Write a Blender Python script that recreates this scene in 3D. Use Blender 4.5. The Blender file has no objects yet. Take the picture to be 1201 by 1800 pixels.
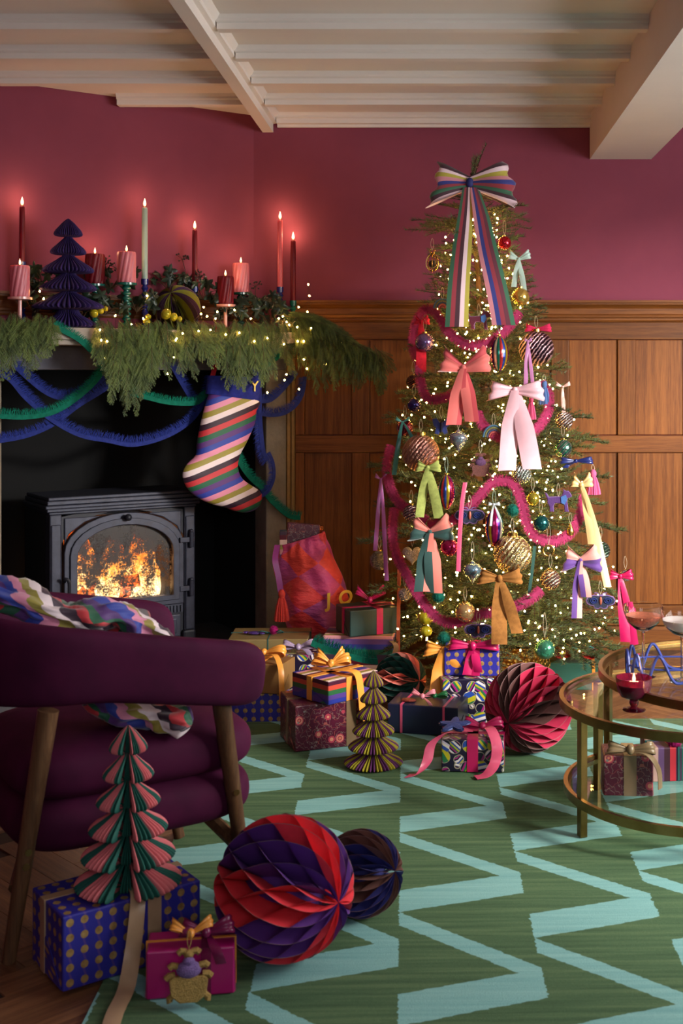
import bpy, math, random
from mathutils import Vector, Matrix, noise
random.seed(7)
R = math.radians
SC = bpy.context.scene
COL = SC.collection
# ------------------------------------------------------------------ camera
FPX, H, CX, CY = 2150.0, 1.24, 768.0, 660.0      # focal length in px, eye height, principal point in a 1201x1800 frame
cam_d = bpy.data.cameras.new('camera'); cam = bpy.data.objects.new('camera', cam_d); COL.objects.link(cam)
cam.location = (0, 0, H); cam.rotation_euler = (R(90), 0, 0)
cam_d.sensor_fit = 'VERTICAL'; cam_d.sensor_height = 36; cam_d.sensor_width = 24.02
cam_d.lens = 36 * FPX / 1800
cam_d.shift_x = -(CX - 600.5) / 1800; cam_d.shift_y = -(900 - CY) / 1800
cam_d.clip_start = .05
cam_d.dof.use_dof = True; cam_d.dof.focus_distance = 4.4; cam_d.dof.aperture_fstop = 6.3
SC.camera = cam
# ------------------------------------------------------------------ world, light, exposure
W = bpy.data.worlds.new('world'); SC.world = W; W.use_nodes = True
W.node_tree.nodes['Background'].inputs[0].default_value = (.42, .46, .62, 1)
W.node_tree.nodes['Background'].inputs[1].default_value = .17
def area(name, loc, target, sx, sy, power, col):
    l = bpy.data.lights.new(name, 'AREA'); l.shape = 'RECTANGLE'; l.size = sx; l.size_y = sy; l.energy = power; l.color = col
    o = bpy.data.objects.new(name, l); COL.objects.link(o); o.location = loc
    o.rotation_euler = (Vector(target) - Vector(loc)).to_track_quat('-Z', 'Y').to_euler(); return o
area('window_daylight', (2.58, 2.8, 1.42), (0, 3.35, .75), 2.0, 1.3, 105, (.97, .96, .96))
area('low_sun_glow', (4.7, .45, 2.8), (-.15, 4.4, .35), 1.5, 1.3, 1500, (1, .95, .87))
area('front_fill', (1.0, -1.6, 2.0), (.25, 4, 1.0), 1.6, 1.2, 32, (.93, .94, 1))  # added fill lamp behind the camera, lightens the presents
vs = SC.view_settings; vs.view_transform = 'Standard'; vs.look = 'None'; vs.exposure = -0.22; vs.gamma = 1.0
vs.use_curve_mapping = False
SC.cycles.transparent_max_bounces = 24
# ------------------------------------------------------------------ place helpers (a pixel of the photo plus a real depth gives a point)
def BP(px, py, Y): return Vector(((px - CX) * Y / FPX, Y, H - (py - CY) * Y / FPX))
def FL(px, py, z=0):
    Y = (H - z) * FPX / (py - CY); return Vector(((px - CX) * Y / FPX, Y, z))
ANG = R(35); P0 = Vector((-.64, 5.55, 0)); U = Vector((-math.cos(ANG), -math.sin(ANG), 0)); NRM = Vector((math.sin(ANG), -math.cos(ANG), 0))
def SP(s, off, z): return P0 + U * s + NRM * off + Vector((0, 0, z))      # along the fireplace face, out from it, up
def MP(px, py, off):
    d = Vector(((px - CX) / FPX, 1, (CY - py) / FPX)); t = (P0.dot(NRM) + off) / (d.x * NRM.x + d.y * NRM.y)
    return Vector((0, 0, H)) + d * t
def sof(p): return (Vector((p.x, p.y, 0)) - P0).dot(U)
# ------------------------------------------------------------------ materials
def lin(c):
    return tuple(((v / 255) / 12.92 if v / 255 <= .04045 else ((v / 255 + .055) / 1.055) ** 2.4) for v in c[:3]) + (1,)
class NT:
    def __init__(s, name):
        s.mat = bpy.data.materials.new(name); s.mat.use_nodes = True; s.t = s.mat.node_tree; s.b = s.t.nodes['Principled BSDF']
    def n(s, ty, **k):
        o = s.t.nodes.new(ty)
        for a, v in k.items(): setattr(o, a, v)
        return o
    def put(s, sock, v):
        if isinstance(v, bpy.types.NodeSocket): s.t.links.new(v, sock)
        else: sock.default_value = v
    def m(s, op, a, b=None, c=None):
        o = s.n('ShaderNodeMath', operation=op)
        for i, v in enumerate((a, b, c)):
            if v is not None: s.put(o.inputs[i], v)
        return o.outputs[0]
    def sset(s, k, v): s.put(s.b.inputs[k], v)
    def coord(s, which='Object'): return s.n('ShaderNodeTexCoord').outputs[which]
    def mapping(s, src, scale=(1, 1, 1), rot=(0, 0, 0), loc=(0, 0, 0)):
        o = s.n('ShaderNodeMapping'); s.put(o.inputs[0], src); o.inputs['Scale'].default_value = scale
        o.inputs['Rotation'].default_value = rot; o.inputs['Location'].default_value = loc; return o.outputs[0]
    def noise(s, vec, scale, detail=3, rough=.5):
        o = s.n('ShaderNodeTexNoise'); s.put(o.inputs['Vector'], vec); o.inputs['Scale'].default_value = scale
        o.inputs['Detail'].default_value = detail; o.inputs['Roughness'].default_value = rough; return o.outputs[0]
    def mix(s, f, a, b, blend='MIX'):
        o = s.n('ShaderNodeMix', data_type='RGBA', blend_type=blend); s.put(o.inputs[0], f)
        s.put(o.inputs[6], a); s.put(o.inputs[7], b); return o.outputs[2]
    def ramp(s, f, stops, interp='LINEAR'):
        o = s.n('ShaderNodeValToRGB'); s.put(o.inputs[0], f); cr = o.color_ramp; cr.interpolation = interp
        while len(cr.elements) < len(stops): cr.elements.new(.5)
        for e, (p, c) in zip(cr.elements, stops): e.position = p; e.color = c
        return o.outputs[0]
    def sep(s, v): o = s.n('ShaderNodeSeparateXYZ'); s.put(o.inputs[0], v); return o.outputs
    def comb(s, x, y, z=0.0):
        o = s.n('ShaderNodeCombineXYZ')
        for i, v in enumerate((x, y, z)): s.put(o.inputs[i], v)
        return o.outputs[0]
    def bump(s, h, strength=.3, dist=.01):
        o = s.n('ShaderNodeBump'); s.put(o.inputs['Height'], h); o.inputs['Strength'].default_value = strength
        o.inputs['Distance'].default_value = dist; s.t.links.new(o.outputs[0], s.b.inputs['Normal'])
MC = {}
def mt(name, rgb, rough=.5, metal=0, var=.0, vscale=20, bump=0, bscale=200, bdist=.002, sheen=0, coat=0, emit=0, ecol=None, trans=0, ior=1.45, spec=.5, rnd=0, alpha=1):
    if name in MC: return MC[name]
    k = NT(name); c = lin(rgb); base = c
    if var:
        f = k.noise(k.coord(), vscale, 4, .6)
        lo = tuple(v * (1 - var) for v in c[:3]) + (1,); hi = tuple(min(1, v * (1 + var)) for v in c[:3]) + (1,)
        base = k.ramp(f, [(.3, lo), (.7, hi)])
    if rnd:
        oi = k.n('ShaderNodeObjectInfo').outputs['Random']
        hsv = k.n('ShaderNodeHueSaturation'); k.put(hsv.inputs['Value'], k.m('MULTIPLY_ADD', oi, 2 * rnd, 1 - rnd)); k.put(hsv.inputs['Color'], base); base = hsv.outputs[0]
    k.sset('Base Color', base); k.sset('Roughness', rough); k.sset('Metallic', metal); k.sset('Specular IOR Level', spec)
    if sheen: k.sset('Sheen Weight', sheen); k.b.inputs['Sheen Roughness'].default_value = .4; k.b.inputs['Sheen Tint'].default_value = tuple(min(1, v * 2 + .15) for v in c[:3]) + (1,)
    if coat: k.sset('Coat Weight', coat); k.sset('Coat Roughness', .05)
    if trans: k.sset('Transmission Weight', trans); k.sset('IOR', ior)
    if emit: k.sset('Emission Color', lin(ecol or rgb)); k.sset('Emission Strength', emit)
    if alpha < 1: k.sset('Alpha', alpha)
    if bump: k.bump(k.noise(k.coord(), bscale, 3), bump, bdist)
    MC[name] = k.mat; return k.mat
def satin(name, rgb): return mt(name, rgb, .3, 0, .05, 30)
def velvet(name, rgb): return mt(name, rgb, .85, 0, .22, 60, .3, 300, .001, sheen=.12, spec=.2)
def metal(name, rgb, rough=.18, var=0): return mt(name, rgb, rough, 1, var, 40)
# ------------------------------------------------------------------ mesh builder
class MB:
    def __init__(s): s.v = []; s.f = []; s.mi = []; s.uv = []; s.M = Matrix()
    def add(s, p): s.v.append(s.M @ Vector(p)); return len(s.v) - 1
    def face(s, idx, m=0, uv=None): s.f.append(tuple(idx)); s.mi.append(m); s.uv.append(uv)
    def box(s, x0, x1, y0, y1, z0, z1, m=0):
        b = len(s.v)
        for z in (z0, z1):
            for (x, y) in ((x0, y0), (x1, y0), (x1, y1), (x0, y1)): s.add((x, y, z))
        w, d, h = x1 - x0, y1 - y0, z1 - z0
        q = lambda a, c: [(0, 0), (a, 0), (a, c), (0, c)]
        s.face((b, b + 3, b + 2, b + 1), m, [(0, 0), (0, d), (w, d), (w, 0)]); s.face((b + 4, b + 5, b + 6, b + 7), m, [(x, y + h) for x, y in q(w, d)])
        s.face((b, b + 1, b + 5, b + 4), m, q(w, h)); s.face((b + 1, b + 2, b + 6, b + 5), m, [(x + w, y) for x, y in q(d, h)])
        s.face((b + 2, b + 3, b + 7, b + 6), m, [(x + w + d, y) for x, y in q(w, h)]); s.face((b + 3, b, b + 4, b + 7), m, [(x - d, y) for x, y in q(d, h)])
        return s
    def prism(s, poly, y0, y1, m=0):          # polygon in x,z pushed along y
        b = len(s.v); n = len(poly)
        for y in (y0, y1):
            for x, z in poly: s.add((x, y, z))
        s.face(list(range(b, b + n)), m, [p for p in poly]); s.face(list(range(b + 2 * n - 1, b + n - 1, -1)), m, [p for p in reversed(poly)])
        for i in range(n):
            j = (i + 1) % n; s.face((b + i, b + n + i, b + n + j, b + j), m)
        return s
    def tube(s, pts, r, n=6, m=0, caps=True, closed=False):
        pts = [Vector(p) for p in pts]; L = len(pts); rr = r if isinstance(r, (list, tuple)) else [r] * L
        b = len(s.v); up = None
        for i, p in enumerate(pts):
            a = pts[(i - 1) % L] if (closed or i > 0) else p; c = pts[(i + 1) % L] if (closed or i < L - 1) else p
            t = (c - a)
            t = t.normalized() if t.length > 1e-9 else Vector((0, 0, 1))
            if up is None: up = Vector((0, 0, 1)) if abs(t.z) < .9 else Vector((1, 0, 0))
            e1 = t.cross(up)
            if e1.length < 1e-6: e1 = t.cross(Vector((0, 1, 0)))
            e1.normalize(); e2 = e1.cross(t); up = e2
            for k in range(n):
                an = 2 * math.pi * k / n; s.add(p + (e1 * math.cos(an) + e2 * math.sin(an)) * rr[i])
        for i in range(L if closed else L - 1):
            i2 = (i + 1) % L
            for k in range(n):
                k2 = (k + 1) % n; s.face((b + i * n + k, b + i * n + k2, b + i2 * n + k2, b + i2 * n + k), m)
        if caps and not closed:
            s.face([b + k for k in reversed(range(n))], m); s.face([b + (L - 1) * n + k for k in range(n)], m)
        return s
    def lathe(s, prof, n=24, m=0, c=(0, 0, 0), star=None, caps=True):
        b = len(s.v); L = len(prof)
        for (r, z) in prof:
            for k in range(n):
                an = 2 * math.pi * k / n; q = r * (star(k, z) if star else 1)
                s.add((c[0] + q * math.cos(an), c[1] + q * math.sin(an), c[2] + z))
        for i in range(L - 1):
            mm = m(i) if callable(m) else m
            for k in range(n):
                k2 = (k + 1) % n
                s.face((b + i * n + k, b + i * n + k2, b + (i + 1) * n + k2, b + (i + 1) * n + k), mm,
                       [(k / n, i / L), ((k + 1) / n, i / L), ((k + 1) / n, (i + 1) / L), (k / n, (i + 1) / L)])
        if not caps: return s
        if prof[0][0] > 1e-5: s.face([b + k for k in reversed(range(n))], m(0) if callable(m) else m)
        if prof[-1][0] > 1e-5: s.face([b + (L - 1) * n + k for k in range(n)], m(L - 2) if callable(m) else m)
        return s
    def sphere(s, c, r, nu=12, nv=8, m=0, sq=(1, 1, 1)):
        b = len(s.v); c = Vector(c)
        top = s.add(c + Vector((0, 0, r * sq[2]))); rows = []
        for i in range(1, nv):
            th = math.pi * i / nv; row = []
            for k in range(nu):
                ph = 2 * math.pi * k / nu
                row.append(s.add(c + Vector((r * sq[0] * math.sin(th) * math.cos(ph), r * sq[1] * math.sin(th) * math.sin(ph), r * sq[2] * math.cos(th)))))
            rows.append(row)
        bot = s.add(c - Vector((0, 0, r * sq[2])))
        for k in range(nu):
            k2 = (k + 1) % nu; s.face((top, rows[0][k], rows[0][k2]), m)
            for i in range(nv - 2): s.face((rows[i][k], rows[i + 1][k], rows[i + 1][k2], rows[i][k2]), m)
            s.face((rows[-1][k], bot, rows[-1][k2]), m)
        return s
    def strip(s, pts, widths, wdirs, m=0, thick=.0012, nseg=2, curl=0.0, pleat=0.0):
        # a ribbon: centre line, widths, width directions; u across, v along; real thickness
        pts = [Vector(p) for p in pts]; L = len(pts); acc = 0; rows = []; front = []; back = []
        for i, p in enumerate(pts):
            w = widths[i] if isinstance(widths, (list, tuple)) else widths
            d = Vector(wdirs[i] if isinstance(wdirs, list) else wdirs).normalized()
            t = (pts[min(i + 1, L - 1)] - pts[max(i - 1, 0)]); t = t.normalized() if t.length > 1e-9 else Vector((0, 0, 1))
            nn = t.cross(d); nn = nn.normalized() if nn.length > 1e-6 else Vector((0, -1, 0))
            if i: acc += (p - pts[i - 1]).length
            fr = []; bk = []
            for k in range(nseg + 1):
                u = k / nseg; bow = curl * w * (1 - (2 * u - 1) ** 2) + pleat * w * math.sin(u * math.pi * 5)
                q = p + d * (w * (u - .5)) + nn * bow
                fr.append(s.add(q + nn * thick / 2)); bk.append(s.add(q - nn * thick / 2))
            front.append(fr); back.append(bk); rows.append(acc)
        for i in range(L - 1):
            for k in range(nseg):
                uv = [(k / nseg, rows[i]), ((k + 1) / nseg, rows[i]), ((k + 1) / nseg, rows[i + 1]), (k / nseg, rows[i + 1])]
                s.face((front[i][k], front[i][k + 1], front[i + 1][k + 1], front[i + 1][k]), m, uv)
                s.face((back[i][k], back[i + 1][k], back[i + 1][k + 1], back[i][k + 1]), m, [uv[0], uv[3], uv[2], uv[1]])
            for k in (0, nseg):
                u = k / nseg; uv = [(u, rows[i]), (u, rows[i]), (u, rows[i + 1]), (u, rows[i + 1])]
                s.face((front[i][k], back[i][k], back[i + 1][k], front[i + 1][k]) if k == 0 else (back[i][k], front[i][k], front[i + 1][k], back[i + 1][k]), m, uv)
        return s
    def mesh(s, name, mats, smooth=False, ang=40):
        me = bpy.data.meshes.new(name); me.from_pydata([tuple(p) for p in s.v], [], s.f)
        for mm in (mats if isinstance(mats, (list, tuple)) else [mats]): me.materials.append(mm)
        me.polygons.foreach_set('material_index', s.mi)
        if any(u is not None for u in s.uv):
            ul = me.uv_layers.new(name='UVMap'); flat = []
            for f, u in zip(s.f, s.uv):
                for i in range(len(f)): flat.extend(u[i] if u else (0.0, 0.0))
            ul.data.foreach_set('uv', flat)
        if smooth:
            me.polygons.foreach_set('use_smooth', [True] * len(s.f)); me.update()
            if ang < 180: me.set_sharp_from_angle(angle=R(ang))
        me.update(); return me
    def build(s, name, mats, parent=None, smooth=False, ang=40, bevel=0, sub=0, loc=None, rot=None):
        o = bpy.data.objects.new(name, s.mesh(name, mats, smooth, ang)); COL.objects.link(o)
        if parent: o.parent = parent
        if loc is not None: o.location = loc
        if rot is not None: o.rotation_euler = rot
        if bevel: md = o.modifiers.new('bevel', 'BEVEL'); md.width = bevel; md.segments = 2; md.limit_method = 'ANGLE'
        if sub: md = o.modifiers.new('sub', 'SUBSURF'); md.levels = sub; md.render_levels = sub
        return o
def inst(name, me, parent, loc=(0, 0, 0), rot=(0, 0, 0), sc=None):
    o = bpy.data.objects.new(name, me); COL.objects.link(o); o.parent = parent; o.location = loc; o.rotation_euler = rot
    if sc is not None: o.scale = sc
    return o
def tag(o, label, cat, group=None, kind=None):
    o['label'] = label; o['category'] = cat
    if group: o['group'] = group
    if kind: o['kind'] = kind
    return o
def thing(name, label, cat, loc=(0, 0, 0), rz=0, group=None, kind=None, rot=None):
    o = bpy.data.objects.new(name, None); COL.objects.link(o); o.location = loc; o.rotation_euler = rot or (0, 0, rz); o.empty_display_size = .05
    return tag(o, label, cat, group, kind)
def part(name, mats, parent, fn, **k):
    b = MB(); fn(b); return b.build(name, mats, parent, **k)
def spline(pts, n=8):
    P = [Vector(p) for p in pts]; out = []
    for i in range(len(P) - 1):
        a, b, c, d = P[max(i - 1, 0)], P[i], P[i + 1], P[min(i + 2, len(P) - 1)]
        for k in range(n):
            t = k / n; out.append(.5 * ((2 * b) + (c - a) * t + (2 * a - 5 * b + 4 * c - d) * t * t + (3 * b - a - 3 * c + d) * t ** 3))
    out.append(P[-1]); return out
# ================================================================== SETTING
# ---- materials of the room
def wall_paint():
    k = NT('pink_paint'); f = k.noise(k.coord(), 2.5, 4, .6)
    k.sset('Base Color', k.ramp(f, [(.3, lin((126, 60, 78))), (.7, lin((136, 66, 84)))])); k.sset('Roughness', .85); k.sset('Specular IOR Level', .15)
    k.bump(k.noise(k.coord(), 350, 2), .08, .001); return k.mat
PINK = wall_paint()
WHITE = mt('ceiling_white', (222, 212, 204), .7, var=.03, vscale=3, bump=.06, bscale=200)
def oak(name, c1, c2, c3, axis='z', gloss=.45):
    k = NT(name); oi = k.n('ShaderNodeObjectInfo').outputs['Random']
    off = k.comb(k.m('MULTIPLY', oi, 17.), k.m('MULTIPLY', oi, 9.), k.m('MULTIPLY', oi, 31.))
    va = k.n('ShaderNodeVectorMath', operation='ADD'); k.put(va.inputs[0], k.coord()); k.put(va.inputs[1], off)
    sc = {'z': (26, 26, .9), 'x': (.9, 26, 26), 'y': (26, .9, 26)}[axis]
    g = k.noise(k.mapping(va.outputs[0], sc), 2.2, 6, .65); fine = k.noise(k.mapping(va.outputs[0], tuple(v * 9 for v in sc)), 2, 3, .6)
    c = k.ramp(k.m('MULTIPLY_ADD', fine, .35, k.m('MULTIPLY', g, .75)), [(.32, lin(c1)), (.52, lin(c2)), (.75, lin(c3))])
    h = k.n('ShaderNodeHueSaturation'); k.put(h.inputs['Value'], k.m('MULTIPLY_ADD', oi, .5, .8)); k.put(h.inputs['Color'], c)
    k.sset('Base Color', h.outputs[0]); k.sset('Roughness', gloss); k.sset('Specular IOR Level', .22); k.bump(fine, .15, .001); return k.mat
OAKZ = oak('oak_upright', (66, 34, 13), (104, 59, 23), (134, 82, 35)); OAKX = oak('oak_level', (62, 32, 13), (97, 55, 22), (124, 76, 33), 'x')
PLANK = oak('oak_floor', (66, 42, 30), (104, 68, 46), (140, 98, 66), 'x', .4)
# ---- floor with herringbone planks
fl = part('floor', mt('floor_gap', (38, 24, 18), .8), None, lambda b: b.box(-2.4, 2.6, -.6, 5.55, -.06, -.004)); tag(fl, 'oak herringbone floor around the green rug', 'floor', kind='structure')
PL, PW = .34, .085
pm = MB(); pm.box(0.0008, PL - .0008, .0008, PW - .0008, -.02, 0); plank_me = pm.mesh('plank', PLANK)
def vis_floor(x, y):
    if y < 1.9 or y > 5.5: return False
    px = CX + FPX * x / y; py = CY + FPX * H / y
    if px < -60 or px > 1260 or py > 1880: return False
    if -.67 < x and y < 4.28: return False
    return True
rows = []
ca = R(45); n0 = int(PL / PW)
for i in range(-40, 90):
    for j in range(-12, 24):
        for o in (0, 1):
            bx, by = i * PW, i * PW
            if o == 0: cx, cy, a = bx + j * 2 * PL, by, 0
            else: cx, cy, a = bx + j * 2 * PL + PL + PW, by + PW - PL, math.pi / 2
            wx = cx * math.cos(ca) - cy * math.sin(ca); wy = cx * math.sin(ca) + cy * math.cos(ca)
            rows.append((wx, wy, a + ca))
cnt = 0; far = MB()
cand = []
for wx, wy, a in rows:
    X0, Y0 = wx + .1, wy + 1.0
    mx = X0 + math.cos(a) * PL / 2 - math.sin(a) * PW / 2; my = Y0 + math.sin(a) * PL / 2 + math.cos(a) * PW / 2
    if vis_floor(mx, my): cand.append((my, X0, Y0, a))
cand.sort()
for i, (my, X0, Y0, a) in enumerate(cand):
    if i < 300: inst('plank', plank_me, fl, (X0, Y0, 0), (0, 0, a))
    else: far.M = Matrix.Translation((X0, Y0, 0)) @ Matrix.Rotation(a, 4, 'Z'); far.box(.0008, PL - .0008, .0008, PW - .0008, -.02, 0)
if far.v: fo = far.build('plank', PLANK, fl); fo['kind'] = 'stuff'
# ---- rug
def rug_mat():
    k = NT('flatweave_rug'); co = k.coord(); x, y, z = k.sep(co)
    wob = k.m('MULTIPLY', k.m('SUBTRACT', k.noise(k.mapping(co, (30, 160, 1)), 1, 3), .5), .010)
    wobx = k.m('MULTIPLY', k.m('SUBTRACT', k.noise(k.mapping(co, (8, 90, 1)), 1, 2), .5), .016)
    cw, P = .297, .49
    xs = k.m('DIVIDE', k.m('ADD', k.m('ADD', x, wobx), .0), cw); col = k.m('FLOOR', xs); u = k.m('SUBTRACT', xs, col)
    yy = k.m('ADD', k.m('ADD', y, wob), k.m('MULTIPLY', col, .135))
    v1 = k.m('FLOORED_MODULO', k.m('SUBTRACT', yy, k.m('MULTIPLY', u, .097)), P)
    thick = k.m('LESS_THAN', v1, .118)
    v2 = k.m('FLOORED_MODULO', k.m('ADD', k.m('ADD', yy, k.m('MULTIPLY', u, .269)), .068), P)
    thin = k.m('LESS_THAN', v2, .068)
    msk = k.m('MAXIMUM', thick, thin)
    st = k.noise(k.mapping(co, (2.2, 55, 1)), 1, 5, .6); st2 = k.noise(k.mapping(co, (120, 420, 1)), 1, 2)
    t = k.m('MULTIPLY_ADD', st2, .25, k.m('MULTIPLY', st, .8))
    g = k.ramp(t, [(.3, lin((60, 84, 60))), (.52, lin((80, 106, 76))), (.75, lin((106, 128, 90)))])
    l = k.ramp(t, [(.3, lin((112, 164, 164))), (.7, lin((144, 192, 186)))])
    k.sset('Base Color', k.mix(msk, g, l)); k.sset('Roughness', .95); k.sset('Specular IOR Level', .1)
    k.bump(k.m('ADD', k.noise(k.mapping(co, (300, 700, 1)), 1, 2), k.m('MULTIPLY', st, .5)), .5, .003); return k.mat
def rug(b):
    nx, ny = 28, 24; x0, x1, y0, y1 = -.60, 2.0, -2.9, 1.07
    g = [[b.add((x0 + (x1 - x0) * i / nx, y0 + (y1 - y0) * j / ny, .009 + .0015 * noise.noise((i * .4, j * .4, 0)))) for i in range(nx + 1)] for j in range(ny + 1)]
    for j in range(ny):
        for i in range(nx): b.face((g[j][i], g[j][i + 1], g[j + 1][i + 1], g[j + 1][i]))
    ring = g[0] + [r[-1] for r in g[1:]] + list(reversed(g[-1][:-1])) + [r[0] for r in reversed(g[1:-1])]
    low = [b.add((b.v[i].x, b.v[i].y, .0005)) for i in ring]
    for i in range(len(ring)):
        j = (i + 1) % len(ring); b.face((ring[i], low[i], low[j], ring[j]))
rg = part('rug', rug_mat(), None, rug, smooth=True, loc=(-.0995, 3.295, 0), rot=(0, 0, R(1.5)))
tag(rg, 'green flatweave rug with pale aqua zigzag bands', 'rug')
# ---- back wall: paint above, oak panelling below
wb = part('wall_back', PINK, None, lambda b: (b.box(-.85, 2.6, 5.55, 5.7, 1.31, 2.45), b.box(-.70, 2.6, 5.55, 5.7, 0, 1.31))); tag(wb, 'deep pink back wall above oak panelling', 'wall', kind='structure')
YW = 5.55
def zp(py, Y=YW): return H - (py - CY) * Y / FPX
def xp(px, Y=YW): return (px - CX) * Y / FPX
def board(name, px0, px1, py0, py1, d0, m, bev=.003, Y=YW):
    x0, x1, z0, z1 = xp(px0), xp(px1), zp(py1), zp(py0)
    b = MB(); cxx, czz = (x0 + x1) / 2, (z0 + z1) / 2; b.box(x0 - cxx, x1 - cxx, 0, d0, z0 - czz, z1 - czz)
    o = b.build(name, m, wb, bevel=bev, loc=(cxx, Y - d0, czz)); return o
xe = 1475
for (a, c) in ((566.5, 597), (765, 795), (1063, 1098)): board('rail', 520, xe, a, c, .022, OAKX)
stl = [(520, 536)] + [(619.5 + 116.4 * i, 650.5 + 116.4 * i) for i in range(8)]
for (a, c) in stl:
    board('stile', a, c, 597.6, 764.4, .021, OAKZ); board('stile', a, c, 795.6, 1062.4, .021, OAKZ)
for i in range(len(stl) - 1):
    a, c = stl[i][1], stl[i + 1][0]
    board('panel', a + .5, c - .5, 598, 764, .010, OAKZ, .002); board('panel', a + .5, c - .5, 796, 1062, .010, OAKZ, .002)
# baseboard and dado moulding
def mould(name, prof, x0, x1, m, label, cat, rot=0, loc=(0, 0, 0), kind='structure'):
    b = MB(); n = len(prof)
    for x in (x0, x1):
        for (d, z) in prof: b.add((x, -d, z))
    for i in range(n):
        j = (i + 1) % n; b.face((i, j, n + j, n + i))
    b.face(list(range(n - 1, -1, -1))); b.face(list(range(n, 2 * n)))
    o = b.build(name, m, None, loc=loc, rot=(0, 0, rot)); tag(o, label, cat, kind=kind); return o
zd0, zd1 = zp(566), zp(529)
h = zd1 - zd0
DADO = [(0, 0), (.02, 0), (.026, h * .08), (.026, h * .16), (.034, h * .2), (.036, h * .3), (.026, h * .36), (.026, h * .62), (.034, h * .7), (.05, h * .8), (.05, h * .86), (.058, h * .88), (.058, h), (0, h)]
mould('trim_1', DADO, xp(520), 2.6, OAKX, 'moulded oak dado ledge capping the back wall panelling', 'moulding', loc=(0, YW, zd0))
mould('baseboard_back', [(0, 0), (.03, 0), (.03, .09), (.02, .105), (0, .105)], xp(520), 2.6, OAKX, 'oak skirting board along the back wall', 'skirting', loc=(0, YW, 0))
# ---- diagonal chimney breast wall, left wall, right wall with window
def chim(b):
    b.box(-1.8, .12, .1095, .2, 1.30, 2.45); b.box(-.10, .12, .1095, .2, 0, 1.30); b.box(-1.8, -1.36, .1095, .2, 0, 1.30)
wd = part('wall_chimney', PINK, None, chim, loc=(P0.x, P0.y, 0), rot=(0, 0, ANG)); tag(wd, 'deep pink angled chimney wall behind the candles', 'wall', kind='structure')
mould('trim_2', [(d * .6, z) for d, z in DADO], -1.8, -.135, OAKX, 'oak dado ledge behind the mantel candles', 'moulding', rot=ANG, loc=SP(0, -.109, zd0))
e = SP(1.8, -.11, 0)
wl = part('wall_left', PINK, None, lambda b: b.box(e.x - .1, e.x, -.6, e.y, 0, 2.45)); tag(wl, 'deep pink left wall beyond the fireplace', 'wall', kind='structure')
def rw(b):
    b.box(2.6, 2.7, -.6, 1.7, 0, 2.45); b.box(2.6, 2.7, 3.9, 5.7, 0, 2.45); b.box(2.6, 2.7, 1.7, 3.9, 0, .72); b.box(2.6, 2.7, 1.7, 3.9, 2.12, 2.45)
wr = part('wall_right', PINK, None, rw); tag(wr, 'deep pink right wall with the window', 'wall', kind='structure')
def wf(b):
    for y in (1.7, 2.41, 3.13, 3.84): b.box(2.61, 2.68, y, y + .06, .72, 2.12)
    for z in (.72, 1.4, 2.06): b.box(2.615, 2.675, 1.7, 3.9, z, z + .06)
wn = part('window_1', WHITE, None, wf); tag(wn, 'white casement window in the right wall', 'window', kind='structure')
# ---- ceiling: boards, joists, beam, downstand
ZC, ZJ = 2.420, 2.376
ce = part('ceiling', WHITE, None, lambda b: b.box(-2.4, 2.6, -.6, 5.6, ZC, ZC + .08)); tag(ce, 'off white ceiling with moulded joists', 'ceiling', kind='structure')
xb0, xb1 = -.79, -.742       # underside of the long beam
def joist(x0, x1, yb):
    b = MB(); pr = [(yb - .046, ZJ), (yb - .046, ZJ + .020), (yb - .058, ZJ + .024), (yb - .058, ZJ + .032), (yb - .068, ZC), (yb + .02, ZC), (yb + .01, ZJ + .03), (yb, ZJ + .022), (yb, ZJ)]
    n = len(pr)
    for x in (x0, x1):
        for (y, z) in pr: b.add((x, y, z))
    for i in range(n):
        j = (i + 1) % n; b.face((i, j, n + j, n + i))
    b.face(list(range(n))); b.face(list(range(2 * n - 1, n - 1, -1))); b.build('joist', WHITE, ce)
for k in range(11):
    yb = 5.552 - .374 * k - (0 if k else .004)
    joist(xb1 + .02, .70, yb)
    # left bay: joists stop at the angled chimney wall
    wx = P0.x + (yb - P0.y) / math.tan(ANG) - .11 / math.sin(ANG) + .02 if yb > e.y + .02 else e.x
    wx = max(wx, e.x)
    if wx < xb0 - .05: joist(wx, xb0 - .02, yb)
def beam(b):
    zb = 2.343; prof = [(xb0, zb), (xb0, ZJ + .004), (xb0 - .016, ZJ + .008), (xb0 - .016, ZJ + .022), (xb0 - .034, ZC), (xb1 + .034, ZC), (xb1 + .016, ZJ + .022), (xb1 + .016, ZJ + .008), (xb1, ZJ + .004), (xb1, zb)]
    b.prism(list(reversed(prof)), -.5, 5.55)
bm = part('beam', WHITE, ce, beam)
part('downstand', WHITE, ce, lambda b: b.box(xp(1037), xp(1145), -.5, 5.549, zp(280), ZC))
part('cornice', WHITE, ce, lambda b: b.box(xb1 + .02, .70, 5.535, 5.549, ZJ - .012, ZC))
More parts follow.
